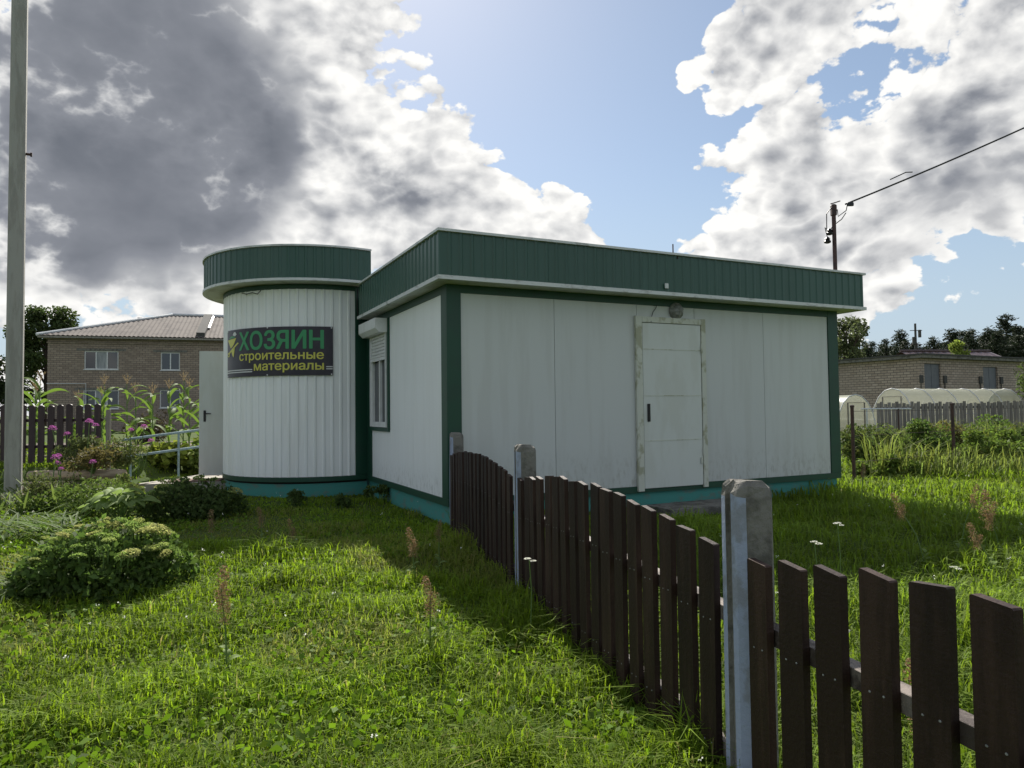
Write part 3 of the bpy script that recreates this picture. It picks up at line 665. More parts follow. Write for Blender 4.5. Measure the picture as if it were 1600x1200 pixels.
slope((e1,y0,ez), (e1,y1,ez), (rx1,ry,HRZ), (rx1,ry+.01,HRZ), 'roof')
for p, q in (((e0,y0,ez+.03), (rx0,ry,HRZ+.05)), ((rx0,ry,HRZ+.05), (rx1,ry,HRZ+.05)), ((rx1,ry,HRZ+.05), (e1,y0,ez+.03)), ((e0,y1,ez+.03), (rx0,ry,HRZ+.05))):
    MB().tube([p, q], .11, 6).build('ridge_cap', M['ridge'], rf)
MB().box((e0+.05, y0+.06, HE-.16), (e1-.05, y0+.11, HE-.02)).build('eave_board', M['greywood'], rf)
MB().box((e0+.1, y0+.1, HE-.10), (e1-.1, y1-.1, HE-.06)).build('eave_soffit', M['greywood'], rf)
MB().rings([[(9.75,y,z) , (10.35,y,z), (10.35,y,z2), (9.75,y,z2)] for y, z, z2 in ((-.35, HE-.1, HE+.42), (ry-.6, HRZ-.6, HRZ+.1))]).build('fire_wall', M['felt'], rf)
MB().rings([[(10.36,y,z), (10.52,y,z-.02), (10.52,y,z+.03), (10.36,y,z+.06)] for y, z in ((1.6, HE+.98), (ry-.4, HRZ-.05))]).build('flashing', M['ridge'], rf)
MB().box((4.5, ry+1.2, HRZ-.9), (6.4, ry+2.4, HRZ-.1)).build('roof_hatch', M['felt'], rf)
MB().tube([(.0, -.12, 3.45), (2.45, -.12, 3.45), (2.45, -.12, 1.3)], .03, 6).build('gas_pipe', M['ridge'], house)

# ---------------------------------------------------------------- garages, greenhouses, far house and posts on the right
GA = math.atan2(.47, .88)
gar = thing('brick_garage', 'flat-roofed pale brick garage row with dark grey metal doors beyond the greenhouses', 'garage', (15.57, 27.0, 0), GA)
wall_with_holes(8.5, 3.0, [(.25, 1.3, 0, 2.8), (4.2, 5.25, 0, 2.75)]).build('wall', M['brickB'], gar)
MB().add([(0,0,-.3),(0,12,-.3),(0,12,3.0),(0,0,3.0),(8.5,0,-.3),(8.5,12,-.3),(8.5,12,3.),(8.5,0,3.)], [(0,3,2,1),(4,5,6,7),(1,2,6,5)]).build('wall', M['brickB'], gar)
MB().box((-.22, -.25, 3.0), (8.8, 12.2, 3.11)).build('roof_slab', M['concrete'], gar)
MB().box((-.26, -.29, 3.112), (8.85, 12.25, 3.17)).build('roof_felt', M['felt'], gar)
for x0, x1, zt in ((.25, 1.3, 2.8), (4.2, 5.25, 2.75)):
    d = MB().box((x0+.01, .06, 0), ((x0+x1)/2-.01, .10, zt-.01)).build('garage_door', M['garage_door'], gar)
    MB().box(((x0+x1)/2+.01, .06, 0), (x1-.01, .10, zt-.01)).build('door_wing', M['garage_door'], d)
    for sx in (x0-.35, x1+.12): MB().box((sx, -.06, 2.05), (sx+.2, -.004, 2.35), .01).build('hinge_plate', M['felt'], d)
    for sx in (x0-.28, x1+.2): MB().tube([(sx, -.03, 0), (sx, -.03, 2.05)], .02, 5).build('door_bar', M['felt'], d)
gh = thing('greenhouse', 'long arched pale polycarbonate greenhouse behind the grey board fence', 'greenhouse', (11.5, 20.2, 0), R(25))
def tunnel(t, L, Wd, H, nrib):
    def sec(x, k=1.0): return [(x, Wd/2-Wd/2*math.cos(a)*k, H*(math.sin(a)**.75 if 0 < a < math.pi else 0)*k) for a in np.linspace(0, math.pi, 11)]
    b = MB(); r = [sec(L*i/nrib) for i in range(nrib+1)]; b.rings(r, cap=False, closed=False); b.build('cover', M['poly'], t, True)
    for x in (0, L):
        e = MB().add(sec(x), [tuple(range(11))]); e.build('end_sheet', M['poly'], t)
        MB().tube([(x-.02, Wd*.3, 0), (x-.02, Wd*.3, H*.86), (x-.02, Wd*.7, H*.86), (x-.02, Wd*.7, 0)], .02, 5).build('door_frame', M['greywood'], t)
    for i in range(nrib+1): MB().tube(sec(L*i/nrib, 1.006), .015, 5).build('hoop', M['ridge'], t)
    MB().tube([(0, Wd*.04, H*.55), (L, Wd*.04, H*.55)], .018, 5).build('purlin', M['ridge'], t)
tunnel(gh, 5.4, 1.5, 1.70, 5)
gh2 = thing('greenhouse', 'translucent arched greenhouse with bare pipe frame just right of the shop', 'greenhouse', (9.75, 19.0, 0), R(98))
tunnel(gh2, 3.2, 1.2, 1.5, 3)
gf = thing('board_fence', 'grey vertical board fence in front of the long greenhouse', 'fence', (9.75, 19.0, 0), R(18))
gb = MB().box((-.047, -.011, 0), (.047, .011, 1), .003).mesh('board')
for k in range(46):
    h = 1.27+random.uniform(-.04, .04); link('board', gb, M['greywood'], gf, (.06+k*.128, 0, 0), (0, random.uniform(-.012, .012), 0), (1.05, 1, h))
for z in (.4, 1.1): MB().box((0, .012, z), (5.95, .04, z+.07)).build('rail', M['greywood'], gf)
wf_ = thing('garden_fence', 'dark steel garden fence posts with thin wires right of the shop', 'fence', (7.87, 12.69, 0), R(36))
for x, h, w_ in ((0, 1.22, .030), (3.6, 1.2, .026), (-3.4, 1.2, .026)):
    MB().tube([(x, 0, -.2), (x+random.uniform(-.05, .05), 0, h)], w_, 8).lathe([(w_*1.25, h-.02), (w_*1.25, h+.012), (.004, h+.02)], (x, 0, 0), n=8).build('post', M['steel'], wf_)
for z in (.35, .75, 1.12): MB().tube([(-3.4, .03, z), (0, .03, z-.01), (3.6, .03, z)], .004, 4).build('wire', M['steel'], wf_)
fr_ = thing('pipe_frame', 'thin pale pipe frame standing before the translucent greenhouse', 'frame', (8.6, 17.5, 0), R(8))
MB().tube([(0, 0, 1.13), (1.35, 0, 1.12)], .018, 6).build('rail', M['ridge'], fr_)
for x in (.15, 1.0): MB().tube([(x, 0, -.1), (x, 0, 1.13)], .02, 6).build('post', M['steel'] if x > .5 else M['ridge'], fr_)
far = thing('gable_house', 'small house with brown metal tile gable roof behind the garage', 'house', (26.2, 38.0, 0), R(8))
MB().box((-3.2, 0, 0), (1.6, 6, 3.0)).add([(1.6, 0, 3.0), (1.6, 6, 3.0), (1.6, 3, 4.2), (-3.2, 0, 3.0), (-3.2, 6, 3.0), (-3.2, 3, 4.2)], [(0, 1, 2), (3, 5, 4)]).build('wall', M['brickB'], far)
b = MB()
for i in range(26):
    x0, x1 = -3.6+i*.22, -3.6+(i+1)*.22
    for (ya, za, yb, zb) in ((-.5, 2.85, 3, 4.28), (6.5, 2.85, 3, 4.28)):
        dz = .03 if i % 2 else 0; b.add([(x0, ya, za+dz), (x1, ya, za+.03-dz), (x1, yb, zb+.03-dz), (x0, yb, zb+dz)], [(0, 1, 2, 3)])
rfm = b.build('roof', M['metaltile'], far)
MB().tube([(-3.6, 3, 4.32), (2.12, 3, 4.32)], .08, 6).build('ridge_cap', M['metaltile'], rfm)
far2 = thing('plum_roof_house', 'house with plum red roof at the far right edge', 'house', (35.2, 40.5, 0), R(-12))
MB().box((-3, 0, 0), (3, 6, 2.9)).build('wall', M['brickB'], far2)
MB().rings([[(-3.5, -.5, 2.85), (3.5, -.5, 2.85), (3.5, 6.5, 2.85), (-3.5, 6.5, 2.85)], [(-2.6, 2.9, 4.5), (2.6, 2.9, 4.5), (2.6, 3.1, 4.5), (-2.6, 3.1, 4.5)]]).build('roof', M['redroof'], far2)
tp = thing('telecom_pole', 'dark slim telecom pole with antennas rising above the pine trees', 'pole', (40.0, 70.0, 0))
MB().tube([(0, 0, -.3), (0, 0, 9.3)], [.15, .10], 8).build('shaft', M['felt'], tp)
for z, dx in ((8.3, .3), (7.6, -.3), (6.6, .25)): MB().box((dx-.12, -.3, z-.4), (dx+.12, -.1, z+.35), .02).build('antenna', M['felt'], tp)
for z in (8.6, 7.2, 6.1): MB().tube([(-.6, -.1, z), (.6, -.1, z)], .035, 5).build('bracket', M['steel'], tp)

# ---------------------------------------------------------------- foliage builders
def unit(n):
    v = RNG.normal(size=(n, 3)); return v/np.linalg.norm(v, axis=1, keepdims=True)
def tints(n, col, var=.25, yel=.15):
    """per-leaf colour: base colour with natural spread towards yellow and towards dark"""
    k = 1+var*RNG.normal(size=(n, 1)).clip(-1.8, 1.8); y = yel*RNG.random((n, 1))
    c = np.array(col)[None]*k; c = c*(1-y)+np.array([.22, .21, .05])*y
    return c.clip(.004, .9)
def leaf_quads(pos, size, col, aspect=.5, out=None, updir=.25, var=.25, yel=.15):
    n = len(pos); a = unit(n)
    if out is not None: a = a*.8+out*.7
    a[:, 2] += updir; a /= np.linalg.norm(a, axis=1, keepdims=True)
    b = np.cross(a, unit(n)); b /= np.linalg.norm(b, axis=1, keepdims=True)
    s = np.asarray(size).reshape(-1, 1)*np.ones((n, 1))
    droop = np.zeros((n, 3)); droop[:, 2] = -.12*s[:, 0]
    V = np.stack([pos-a*s*.5, pos+b*s*aspect*.5, pos+a*s*.5+droop, pos-b*s*aspect*.5], 1)
    F = np.arange(4*n).reshape(n, 4)
    return V.reshape(-1, 3), F, np.repeat(tints(n, col, var, yel), 4, 0)
def merge(parts):
    Vs, Fs, Ts, k = [], [], [], 0
    for V, F, T in parts: Vs.append(V); Fs.append(F+k); Ts.append(T); k += len(V)
    return np.concatenate(Vs), np.concatenate(Fs), np.concatenate(Ts)
def lobes(n, r, flat=1.0, base=.2):
    c = unit(n)*RNG.random((n, 1))**.5*np.array(r)*.72; c[:, 2] = np.abs(c[:, 2])*flat; c[:, 2] += base*r[2]
    return c
def cloud(cent, rad, n, power=.4):
    i = RNG.integers(0, len(cent), n); d = unit(n); rr = RNG.random((n, 1))**power
    rad = np.asarray(rad); rad = rad[i].reshape(-1, 1) if rad.ndim else rad
    return cent[i]+d*rr*rad*np.array([1, 1, .8]), d
def bush_mesh(r, n, leaf, col, k=9, aspect=.5, yel=.15, lob=.42, var=.28):
    c = lobes(k, r); p, d = cloud(c, np.full(k, lob*max(r[0], r[2])*.8)*RNG.uniform(.7, 1.15, k), n)
    p[:, 2] = np.abs(p[:, 2])+.01
    V, F, T = leaf_quads(p, leaf*RNG.uniform(.6, 1.25, n), col, aspect, d, .2, var, yel)
    return np_mesh('foliage', V, F, T), c
def bush(name, label, cat, loc, r, n, leaf, col, group=None, **kw):
    t = thing(name, label, cat, loc, RNG.random()*6, group)
    me, c = bush_mesh(r, n, leaf, col, **kw); link('foliage', me, M['leaf'], t)
    b = MB()
    for q in c[:6]: b.tube([(0, 0, -.05), (q[0]*.5, q[1]*.5, q[2]*.45), tuple(q)], [.014, .01, .005], 5)
    tag(b.build('stem', M['stalk'], t), kind='stuff'); return t
def gz(x, y): return float(hgt(x, y))

# ---------------------------------------------------------------- lawn
def blades(x, y, h, w, lean, col, yel, var=.22):
    n = len(x); a = RNG.random(n)*2*np.pi; z = hgt(x, y)-.01
    p = np.stack([x, y, z], 1); dr = np.stack([np.cos(a), np.sin(a), np.zeros(n)], 1); sd = np.stack([-np.sin(a), np.cos(a), np.zeros(n)], 1)
    h = h[:, None]; w = w[:, None]*sd*.5; l = lean[:, None]; up = np.array([0, 0, 1.])
    m = p+dr*l*h*.28+up*h*.62; t = p+dr*l*h*.95+up*h*(1-.35*l)
    V = np.stack([p-w, p+w, m+w*.8, m-w*.8, t], 1).reshape(-1, 3)
    i = np.arange(n)[:, None]*5
    F = np.concatenate([i+np.array([0, 1, 2]), i+np.array([0, 2, 3]), i+np.array([3, 2, 4])], 1).reshape(-1, 3)
    T = np.repeat(tints(n, col, var, yel), 5, 0); T[np.arange(n)*5+4] *= 1.15; T[np.arange(n)*5] *= .8; T[np.arange(n)*5+1] *= .8
    return V, F, T
CU, SU = math.cos(A_U), math.sin(A_U)
def shop_local(x, y):
    dx, dy = x+.66, y-7.29; return dx*CU+dy*SU, -dx*SU+dy*CU
def open_ground(x, y, m=.0):
    s, t = shop_local(x, y)
    ok = ~((s > -m) & (s < LX+m) & (t > -m) & (t < LY+m)) & (np.hypot(s-PC[0], t-PC[1]) > PR-.02+m)
    ok &= ~((x > -6.55) & (x < -4.3) & (y > 11.25) & (y < 12.35)) & ~((x > -5.4) & (x < -4.2) & (y > 10.6) & (y < 12.4)) & ~((s > 2.25) & (s < 3.6) & (t > -.75) & (t < 0))
    ok &= np.hypot(x+6.6, y-9.4) > .12
    return ok
def field(n, d0, d1, pw, side=None):
    u_ = RNG.random(n); d = (d0**pw+(d1**pw-d0**pw)*u_)**(1/pw); x = (RNG.random(n)*2-1)*(d*.80+.5); y = d
    k = open_ground(x, y)
    fx = .707-.2654*(y-2.18)                       # x of the fence line
    if side == 'left': k &= (x < fx) | (y > 7.1)
    if side == 'right': k &= (x >= fx) & (y < 30)
    return x[k], y[k]
GREEN = (.148, .222, .027)
def lawn():
    parts = []
    x, y = field(450000, 1.35, 17, .62, 'left')
    cl = vnoise(x, y, 2.6, 1); cl2 = vnoise(x, y, .8, 2); fine = vnoise(x, y, 9, 5)
    keep = RNG.random(len(x)) < .35+.65*fine; x, y, cl, cl2, fine = x[keep], y[keep], cl[keep], cl2[keep], fine[keep]
    d = np.hypot(x, y); n = len(x)
    h = (.035+.085*cl**2+.045*cl2)*RNG.uniform(.5, 1.4, n)
    h += .10*np.clip((vnoise(x, y, 3.3, 71)-.74)/.2, 0, 1)*RNG.uniform(.4, 1.1, n)*(y < 6.2); fence_d = np.abs(x-(.707-.2654*(y-2.18))); h *= 1+.6*np.exp(-fence_d/.1)*(y < 7.2)
    mound = np.exp(-(((x+1.75)/.8)**2+((y-5.6)/.35)**2)); h *= 1+.5*mound; h *= np.where(y > 6.4, .62, 1)
    wd = (.0032+.0010*d)*RNG.uniform(.6, 1.4, n)
    V, F, T = blades(x, y, h, wd, RNG.uniform(.2, 1.25, n), GREEN, .13)
    patch = np.repeat(.72+.55*vnoise(x, y, 1.3, 8), 5)[:, None]; T = T*patch*np.array([1.0, 1, 1]); dry = np.repeat((vnoise(x, y, 1.1, 9) > .66)*RNG.random(n)*.5, 5)[:, None]
    straw = np.repeat((RNG.random(n) < .025)*RNG.uniform(.4, .9, n), 5)[:, None]; dry = np.maximum(dry, straw); T = T*(1-dry)+np.array([.27, .23, .10])*dry
    parts.append((V, F, T)); V, F, T = merge(parts)
    tag(link('lawn_grass', np_mesh('lawn_grass', V, F, T), M['grass']), 'short rough green lawn grass left of the fence and round the shop', 'grass', kind='stuff')
    x, y = field(150000, 1.2, 24, .62, 'right'); n = len(x); d = np.hypot(x, y)
    cl = vnoise(x, y, 1.7, 21); h = (.09+.22*cl**1.5)*RNG.uniform(.5, 1.3, n)*np.where(y > 10.5, .75, 1); wd = (.0045+.0011*d)*RNG.uniform(.7, 1.3, n)
    V, F, T = blades(x, y, h, wd, RNG.uniform(.25, 1.5, n), (.13, .20, .028), .18)
    T *= np.repeat(.72+.55*vnoise(x, y, .9, 28), 5)[:, None]
    tag(link('meadow_grass', np_mesh('meadow_grass', V, F, T), M['grass']), 'longer soft meadow grass right of the picket fence', 'grass', kind='stuff')
    # broad leaves of clover, plantain and dandelion between the blades
    x, y = field(95000, 1.4, 9, .7, 'left'); k = RNG.random(len(x)) < (vnoise(x, y, 1.9, 31)**2.2); x, y = x[k], y[k]; n = len(x)
    p = np.stack([x, y, hgt(x, y)+.015+.05*RNG.random(n)], 1)
    V, F, T = leaf_quads(p, RNG.uniform(.016, .055, n), (.10, .175, .022), .6, None, .5, .25, .12)
    tag(link('clover_leaves', np_mesh('clover_leaves', V, F, T), M['leaf']), 'small clover and dandelion leaves scattered through the lawn', 'ground cover', kind='stuff')
    x, y = field(520, 1.6, 11, 1.0); k = RNG.random(len(x)) < vnoise(x, y, .9, 44)**2; x, y = x[k], y[k]; n = len(x)
    p = np.stack([x, y, hgt(x, y)+.09+.07*RNG.random(n)], 1); q = np.repeat(p, 5, 0)+RNG.normal(size=(n*5, 3))*.006
    V, F, T = leaf_quads(q, RNG.uniform(.006, .012, n*5), (.72, .72, .66), .9, None, .3, .08, 0)
    tag(link('clover_flowers', np_mesh('clover_flowers', V, F, T), M['leaf']), 'tiny white clover flowers dotted over the lawn', 'flowers', kind='stuff')
lawn()

# ---------------------------------------------------------------- flower bed on the left
def strap_leaf(L, w, droop, seg=6):
    """arching strap leaf, folded along its midrib"""
    V, F = [], []
    for i in range(seg+1):
        f = i/seg; x = L*(f-.12*droop*f*f); z = L*(.75*f-droop*.85*f*f); ww = w*(.35+1.3*f*(1-f)*2.0)*(1 if f < .98 else .1)
        V += [(x, -ww/2, z+ww*.18), (x, 0, z), (x, ww/2, z+ww*.18)]
    for i in range(seg):
        for j in range(2): a = i*3+j; F.append((a, a+3, a+4, a+1))
    return V, F
def clump(name, label, cat, loc, n, L, w, col, spread=.12, group=None, droop=(.35, .8)):
    parts = []
    for k in range(n):
        V, F = strap_leaf(L*RNG.uniform(.6, 1.15), w*RNG.uniform(.7, 1.2), RNG.uniform(*droop)); V = np.array(V); a = RNG.random()*6.283; c, s = math.cos(a), math.sin(a)
        off = RNG.normal(size=2)*spread; T = np.repeat(tints(1, col, .2, .15), len(V), 0)
        parts.append((np.stack([V[:, 0]*c-V[:, 1]*s+off[0], V[:, 0]*s+V[:, 1]*c+off[1], V[:, 2]], 1), np.array(F), T))
    V, F, T = merge(parts); t = thing(name, label, cat, loc, 0, group); tag(link('leaves', np_mesh('leaves', V, F, T, True), M['leaf'], t), kind='stuff'); return t
def umbel_mesh(r, n, col, flat=.45):
    p = unit(n); p[:, 2] = np.abs(p[:, 2]); p = p*np.array([r, r, r*flat])*RNG.uniform(.8, 1.05, (n, 1))
    V, F, T = leaf_quads(p, r*RNG.uniform(.18, .34, n), col, .9, p/r, .6, .15, .1); return np_mesh('flower_head', V, F, T)
heads = [umbel_mesh(r_, n_, c, f_) for r_, n_, c, f_ in ((.062, 210, (.29, .35, .12), .45), (.05, 150, (.24, .33, .10), .55), (.066, 230, (.33, .34, .14), .42), (.045, 130, (.21, .30, .09), .6), (.058, 180, (.28, .32, .11), .5))]
def sedum(label, loc, r, n_leaf, n_head, col):
    t = thing('sedum_bush', label, 'bush', loc)
    th = RNG.random(n_leaf)*6.283; q = RNG.random(n_leaf)**.5; zz = RNG.random(n_leaf)**.7*(1+.14*np.sin(th*3+1)+.1*np.sin(th*7)); q = q*(1+.1*np.sin(th*5))
    p = np.stack([np.cos(th)*q*r[0], np.sin(th)*q*r[1], zz*r[2]*np.sqrt(np.clip(1-.8*q**2, 0, 1))], 1)*np.array([1, 1, .97])
    V, F, T = leaf_quads(p, RNG.uniform(.035, .075, n_leaf), col, .55, None, .35, .28, .1); link('foliage', np_mesh('foliage', V, F, T), M['leaf'], t)
    b = MB()
    for k in range(n_head):
        a = RNG.random()*6.283; q = (RNG.random()**.5)*.97; x, y = math.cos(a)*q*r[0], math.sin(a)*q*r[1]; z = r[2]*math.sqrt(1-.8*q*q)+RNG.uniform(-.03, .04)
        link('flower_head', heads[k % 5], M['leaf'], t, (x, y, z), (RNG.uniform(-.4, .4)-y*.7, RNG.uniform(-.4, .4)+x*.7, a), (RNG.uniform(.55, 1.2),)*3)
        b.tube([(x*.5, y*.5, 0), (x*.9, y*.9, z*.6), (x, y, z)], .005, 4)
    tag(b.build('stems', M['stalk'], t), kind='stuff'); return t
sedum('large sedum bush with pale green-yellow flower heads in the left foreground', (-2.80, 4.88, 0), (.56, .46, .45), 5200, 60, (.075, .125, .032))
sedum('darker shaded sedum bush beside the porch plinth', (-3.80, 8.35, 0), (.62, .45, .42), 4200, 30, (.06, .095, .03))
clump('daylily', 'arching grassy daylily clump on the left flank of the large sedum', 'plant', (-3.15, 4.80, 0), 150, .55, .014, (.10, .15, .05), .12)
clump('daylily', 'daylily clump with long strap leaves at the left edge before the pole', 'plant', (-5.0, 7.0, 0), 120, .60, .022, (.075, .13, .035), .28)
clump('daylily', 'daylily clump between the hosta and the far left edge', 'plant', (-4.45, 7.1, 0), 110, .52, .022, (.085, .14, .035), .22)
clump('daylily', 'low dark daylily tuft behind the large sedum', 'plant', (-3.65, 6.2, 0), 90, .42, .018, (.06, .11, .03), .2)
clump('iris', 'upright iris leaves beside the bottom of the concrete pole', 'plant', (-6.25, 8.9, 0), 60, .55, .025, (.12, .17, .05), .2, None, (.05, .35))
def hosta_leaf():
    V, F = [], []; seg = 7
    for i in range(seg+1):
        f = i/seg; ww = .085*math.sin(math.pi*min(1, f*.93+.07))**.75*(1.15-.3*f); x = .26*f; z = .20*f-.24*f*f
        for j in range(5): g = (j-2)/2; V.append((x, g*ww, z+abs(g)*.02-.012*math.cos(g*7)))
    for i in range(seg):
        for j in range(4): a = i*5+j; F.append((a, a+5, a+6, a+1))
    me = np_mesh('leaf', V, np.array(F), np.tile((.19, .26, .085), (len(V), 1)), True); return me
hl = hosta_leaf()
ho = thing('hosta', 'hosta with broad pale green leaves lit by the sun in the flower bed', 'plant', (-4.2, 7.6, 0))
for k in range(26):
    a = k*2.4; r_ = .04+.16*(k/26); link('leaf', hl, M['leaf'], ho, (math.cos(a)*r_, math.sin(a)*r_, .20+.16*(1-k/26)), (RNG.uniform(-.2, .2), RNG.uniform(-.25, .25), a), (RNG.uniform(.65, 1.0),)*3)
    MB().tube([(0, 0, 0), (math.cos(a)*r_*.6, math.sin(a)*r_*.6, .15), (math.cos(a)*r_, math.sin(a)*r_, .20+.16*(1-k/26))], .006, 4).build('leaf_stalk', M['stalk'], ho)
phl = umbel_mesh(.075, 150, (.36, .12, .32), 1.0)
def phlox(label, loc, n, nh, r):
    t = thing('phlox', label, 'flowers', loc); me, c = bush_mesh((r, r*.7, .55), n, .06, (.075, .10, .04), 8, .35, .25)
    link('foliage', me, M['leaf'], t); b = MB()
    for k in range(nh):
        x, y = RNG.uniform(-r, r), RNG.uniform(-r, r)*.6; z = RNG.uniform(.42, .72); link('flower_head', phl, M['leaf'], t, (x, y, z), (RNG.uniform(-.4, .4), RNG.uniform(-.4, .4), 0), (RNG.uniform(.4, .8),)*3)
        b.tube([(x*.7, y*.7, 0), (x, y, z)], .006, 4)
    tag(b.build('stems', M['stalk'], t), kind='stuff')
phlox('pink phlox clump in front of the left pickets', (-6.55, 10.75, .38), 1500, 5, .5)
phlox('pink phlox beside the pole below the logs', (-6.05, 9.85, 0.0), 600, 3, .28)
phlox('pink phlox clump towards the ramp handrail', (-5.85, 10.72, .36), 1300, 3, .42)
phlox('lone pink phlox low at the left edge behind the daylilies', (-6.1, 9.15, 0), 900, 2, .3)
bush('weed_bush', 'brownish leafy perennials above the log edging', 'bush', (-6.1, 10.35, .4), (.55, .35, .42), 1500, .055, (.10, .085, .04), yel=.3)
bush('weed_bush', 'green leafy perennials in the middle of the flower bed', 'bush', (-4.95, 8.6, 0), (.7, .5, .42), 2600, .055, (.085, .13, .035))
bush('weed_bush', 'leafy perennials below the ramp at the back of the flower bed', 'bush', (-5.55, 10.05, 0), (.5, .3, .32), 1800, .055, (.09, .125, .04), yel=.3)
bush('weed_bush', 'low leafy weeds between pole and logs', 'bush', (-5.75, 8.9, 0), (.5, .4, .22), 1300, .05, (.09, .14, .035))
bush('boxwood', 'small round dark bush beside the entrance slab', 'bush', (-5.35, 9.75, 0), (.22, .2, .3), 1200, .035, (.035, .055, .02), k=6)
for k, (x, y, sz) in enumerate(((-2.72, 8.95, 1.0), (-2.1, 8.85, .75), (-1.75, 9.35, 1.15))):
    bush('plinth_weed', ('nettle weed growing against the middle of the porch plinth', 'small weed between porch and side wall plinth', 'dark weed in the corner where porch meets the side wall')[k], 'weed', (x, y, 0), (.2*sz, .16*sz, .26*sz), 420, .055, (.06, .10, .03), k=5)
bush('squash', 'yellow-green squash plant behind the handrail', 'plant', (-6.9, 14.0, .1), (.8, .6, .6), 900, .16, (.20, .24, .05), k=8, aspect=.8)
bush('squash', 'yellow-green leafy vegetable bush nearer the open door', 'plant', (-6.1, 14.6, .0), (.8, .6, .75), 900, .14, (.15, .20, .05), k=8, aspect=.8)
bush('dark_bush', 'dark purple-brown bush in the garden behind the pickets', 'bush', (-9.6, 18.5, .2), (1.2, .8, 1.0), 2200, .09, (.028, .024, .018))
tag(MB().box((-13, 13.2, -.2), (-7.3, 19.5, .445)).build('soil_bed', M['soil']), kind='structure')

# corn
def corn_leaf(L, w, droop):
    V, F = strap_leaf(L, w, droop, 8); return np_mesh('leaf', V, np.array(F), np.tile((.12, .185, .042), (len(V), 1)), True)
cl_ = [corn_leaf(.62, .105, .85), corn_leaf(.52, .095, 1.05), corn_leaf(.68, .09, .7)]
def tassel():
    b = []
    for k in range(9):
        a = k*.7; n = 14; f = np.linspace(0, 1, n)[:, None]; tip = np.array([math.cos(a)*.13*(k > 0), math.sin(a)*.13*(k > 0), .27])
        p = f*tip+np.array([0, 0, -.06])*f*f*(k > 0)+RNG.normal(size=(n, 3))*.004
        b.append(leaf_quads(p, np.full(n, .03), (.34, .25, .13), .4, None, .9, .15, 0))
    V, F, T = merge(b); return np_mesh('tassel', V, F, T)
ts = tassel()
CORN = [(-9.45, 14.2, 2.0), (-9.75, 14.5, 1.85), (-9.05, 14.8, 1.6), (-8.75, 15.2, 1.95), (-8.45, 14.6, 1.7), (-8.15, 15.0, 1.95), (-7.6, 14.3, 1.75), (-7.45, 15.4, 1.85), (-7.1, 14.0, 1.7), (-6.95, 15.0, 2.0), (-6.65, 14.6, 1.85), (-6.35, 15.4, 1.75), (-6.2, 14.2, 1.65), (-5.9, 15.1, 1.75), (-10.2, 15.2, 1.8)]
CL = ['tassel seen just left of another above the pickets near the pole', 'second corn plant from the concrete pole, slightly shorter', 'short corn plant behind the left pickets', 'corn plant in front of the lower left house window', 'corn plant rising over the pickets at mid fence', 'corn plant at the right end of the left fence',
      'corn plant just right of the fence end', 'corn plant behind the fence end, farther back', 'corn plant above the left end of the handrail', 'tall corn plant before the lower right house window', 'corn plant over the middle of the handrail', 'corn plant farther back over the handrail', 'low corn plant over the right part of the handrail', 'corn plant nearest the open door', 'corn plant hidden farthest left behind the pole']
for (x, y, h), cl in zip(CORN, CL):
    t = thing('corn_plant', cl if 'corn' in cl else 'corn '+cl, 'corn', (x, y, .1), RNG.random()*6, 'corn plants behind the left fence')
    MB().tube([(0, 0, 0), (.01, 0, h*.5), (.0, .01, h-.2)], [.016, .013, .007], 6).build('stalk', M['stalk'], t)
    for k in range(11): link('leaf', cl_[k % 3], M['leaf'], t, (0, 0, .25+(h-.65)*k/10), (RNG.uniform(-.7, .7), RNG.uniform(-.7, -.05), k*3.14+RNG.uniform(-.8, .8)), (RNG.uniform(.75, 1.1),)*3)
    link('tassel', ts, M['dry'], t, (0, 0, h-.2), None, (.75, .75, .85))

# dock and yarrow stalks standing in the grass
def dock_head():
    n = 520; f = RNG.random(n); a = RNG.random(n)*6.283; r_ = .040*(1-.6*f)*RNG.random(n)**.5*(1+.8*np.sin(f*22)**2)
    p = np.stack([np.cos(a)*r_, np.sin(a)*r_, f*.22], 1); V, F, T = leaf_quads(p, RNG.uniform(.006, .013, n), (.25, .16, .09), .8, None, .2, .3, .15); return np_mesh('seed_head', V, F, T)
dh = [dock_head() for _ in range(2)]
DOCK = [(-1.33, 3.32, .40, 1, 'single rust-red dock stalk standing alone in the near left lawn'), (-2.62, 6.2, .27, 1, 'rusty dock stalk at the shadow edge left of another'), (-2.22, 6.3, .29, 1, 'rusty dock stalk at the shadow edge nearer the shop'),
        (-.42, 3.55, .30, .9, 'pale tan dock stalk in the middle lawn'), (-.70, 5.0, .28, .9, 'tan seed stalk at the fence shadow edge'), (-.55, 5.25, .33, .8, 'yellowish seed stalk in the shade near the second post'), (-1.85, 6.0, .22, .8, 'small faded dock stalk on the grassy mound'),
        (.96, 1.72, .50, .8, 'yellow-green seed stalk in front of the nearest pickets'), (3.05, 5.3, .45, 1.1, 'leaning rusty dock stalk in the right meadow'), (3.62, 5.8, .48, 1.2, 'tall rusty dock stalk at the right edge'), (3.75, 5.5, .42, 1.2, 'second rusty dock stalk at the right edge'),
        (3.35, 5.0, .3, 1, 'short faded dock stalk in the right meadow'), (3.2, 4.5, .28, .9, 'tan seed stalk low in the right meadow'), (4.25, 8.7, .42, .9, 'dry seed stalk by the right corner of the shop'), (4.05, 8.3, .5, .8, 'tall dry seed stalk before the right corner of the shop'), (3.9, 5.1, .3, 1, 'low rusty dock stalk near the right frame edge')]
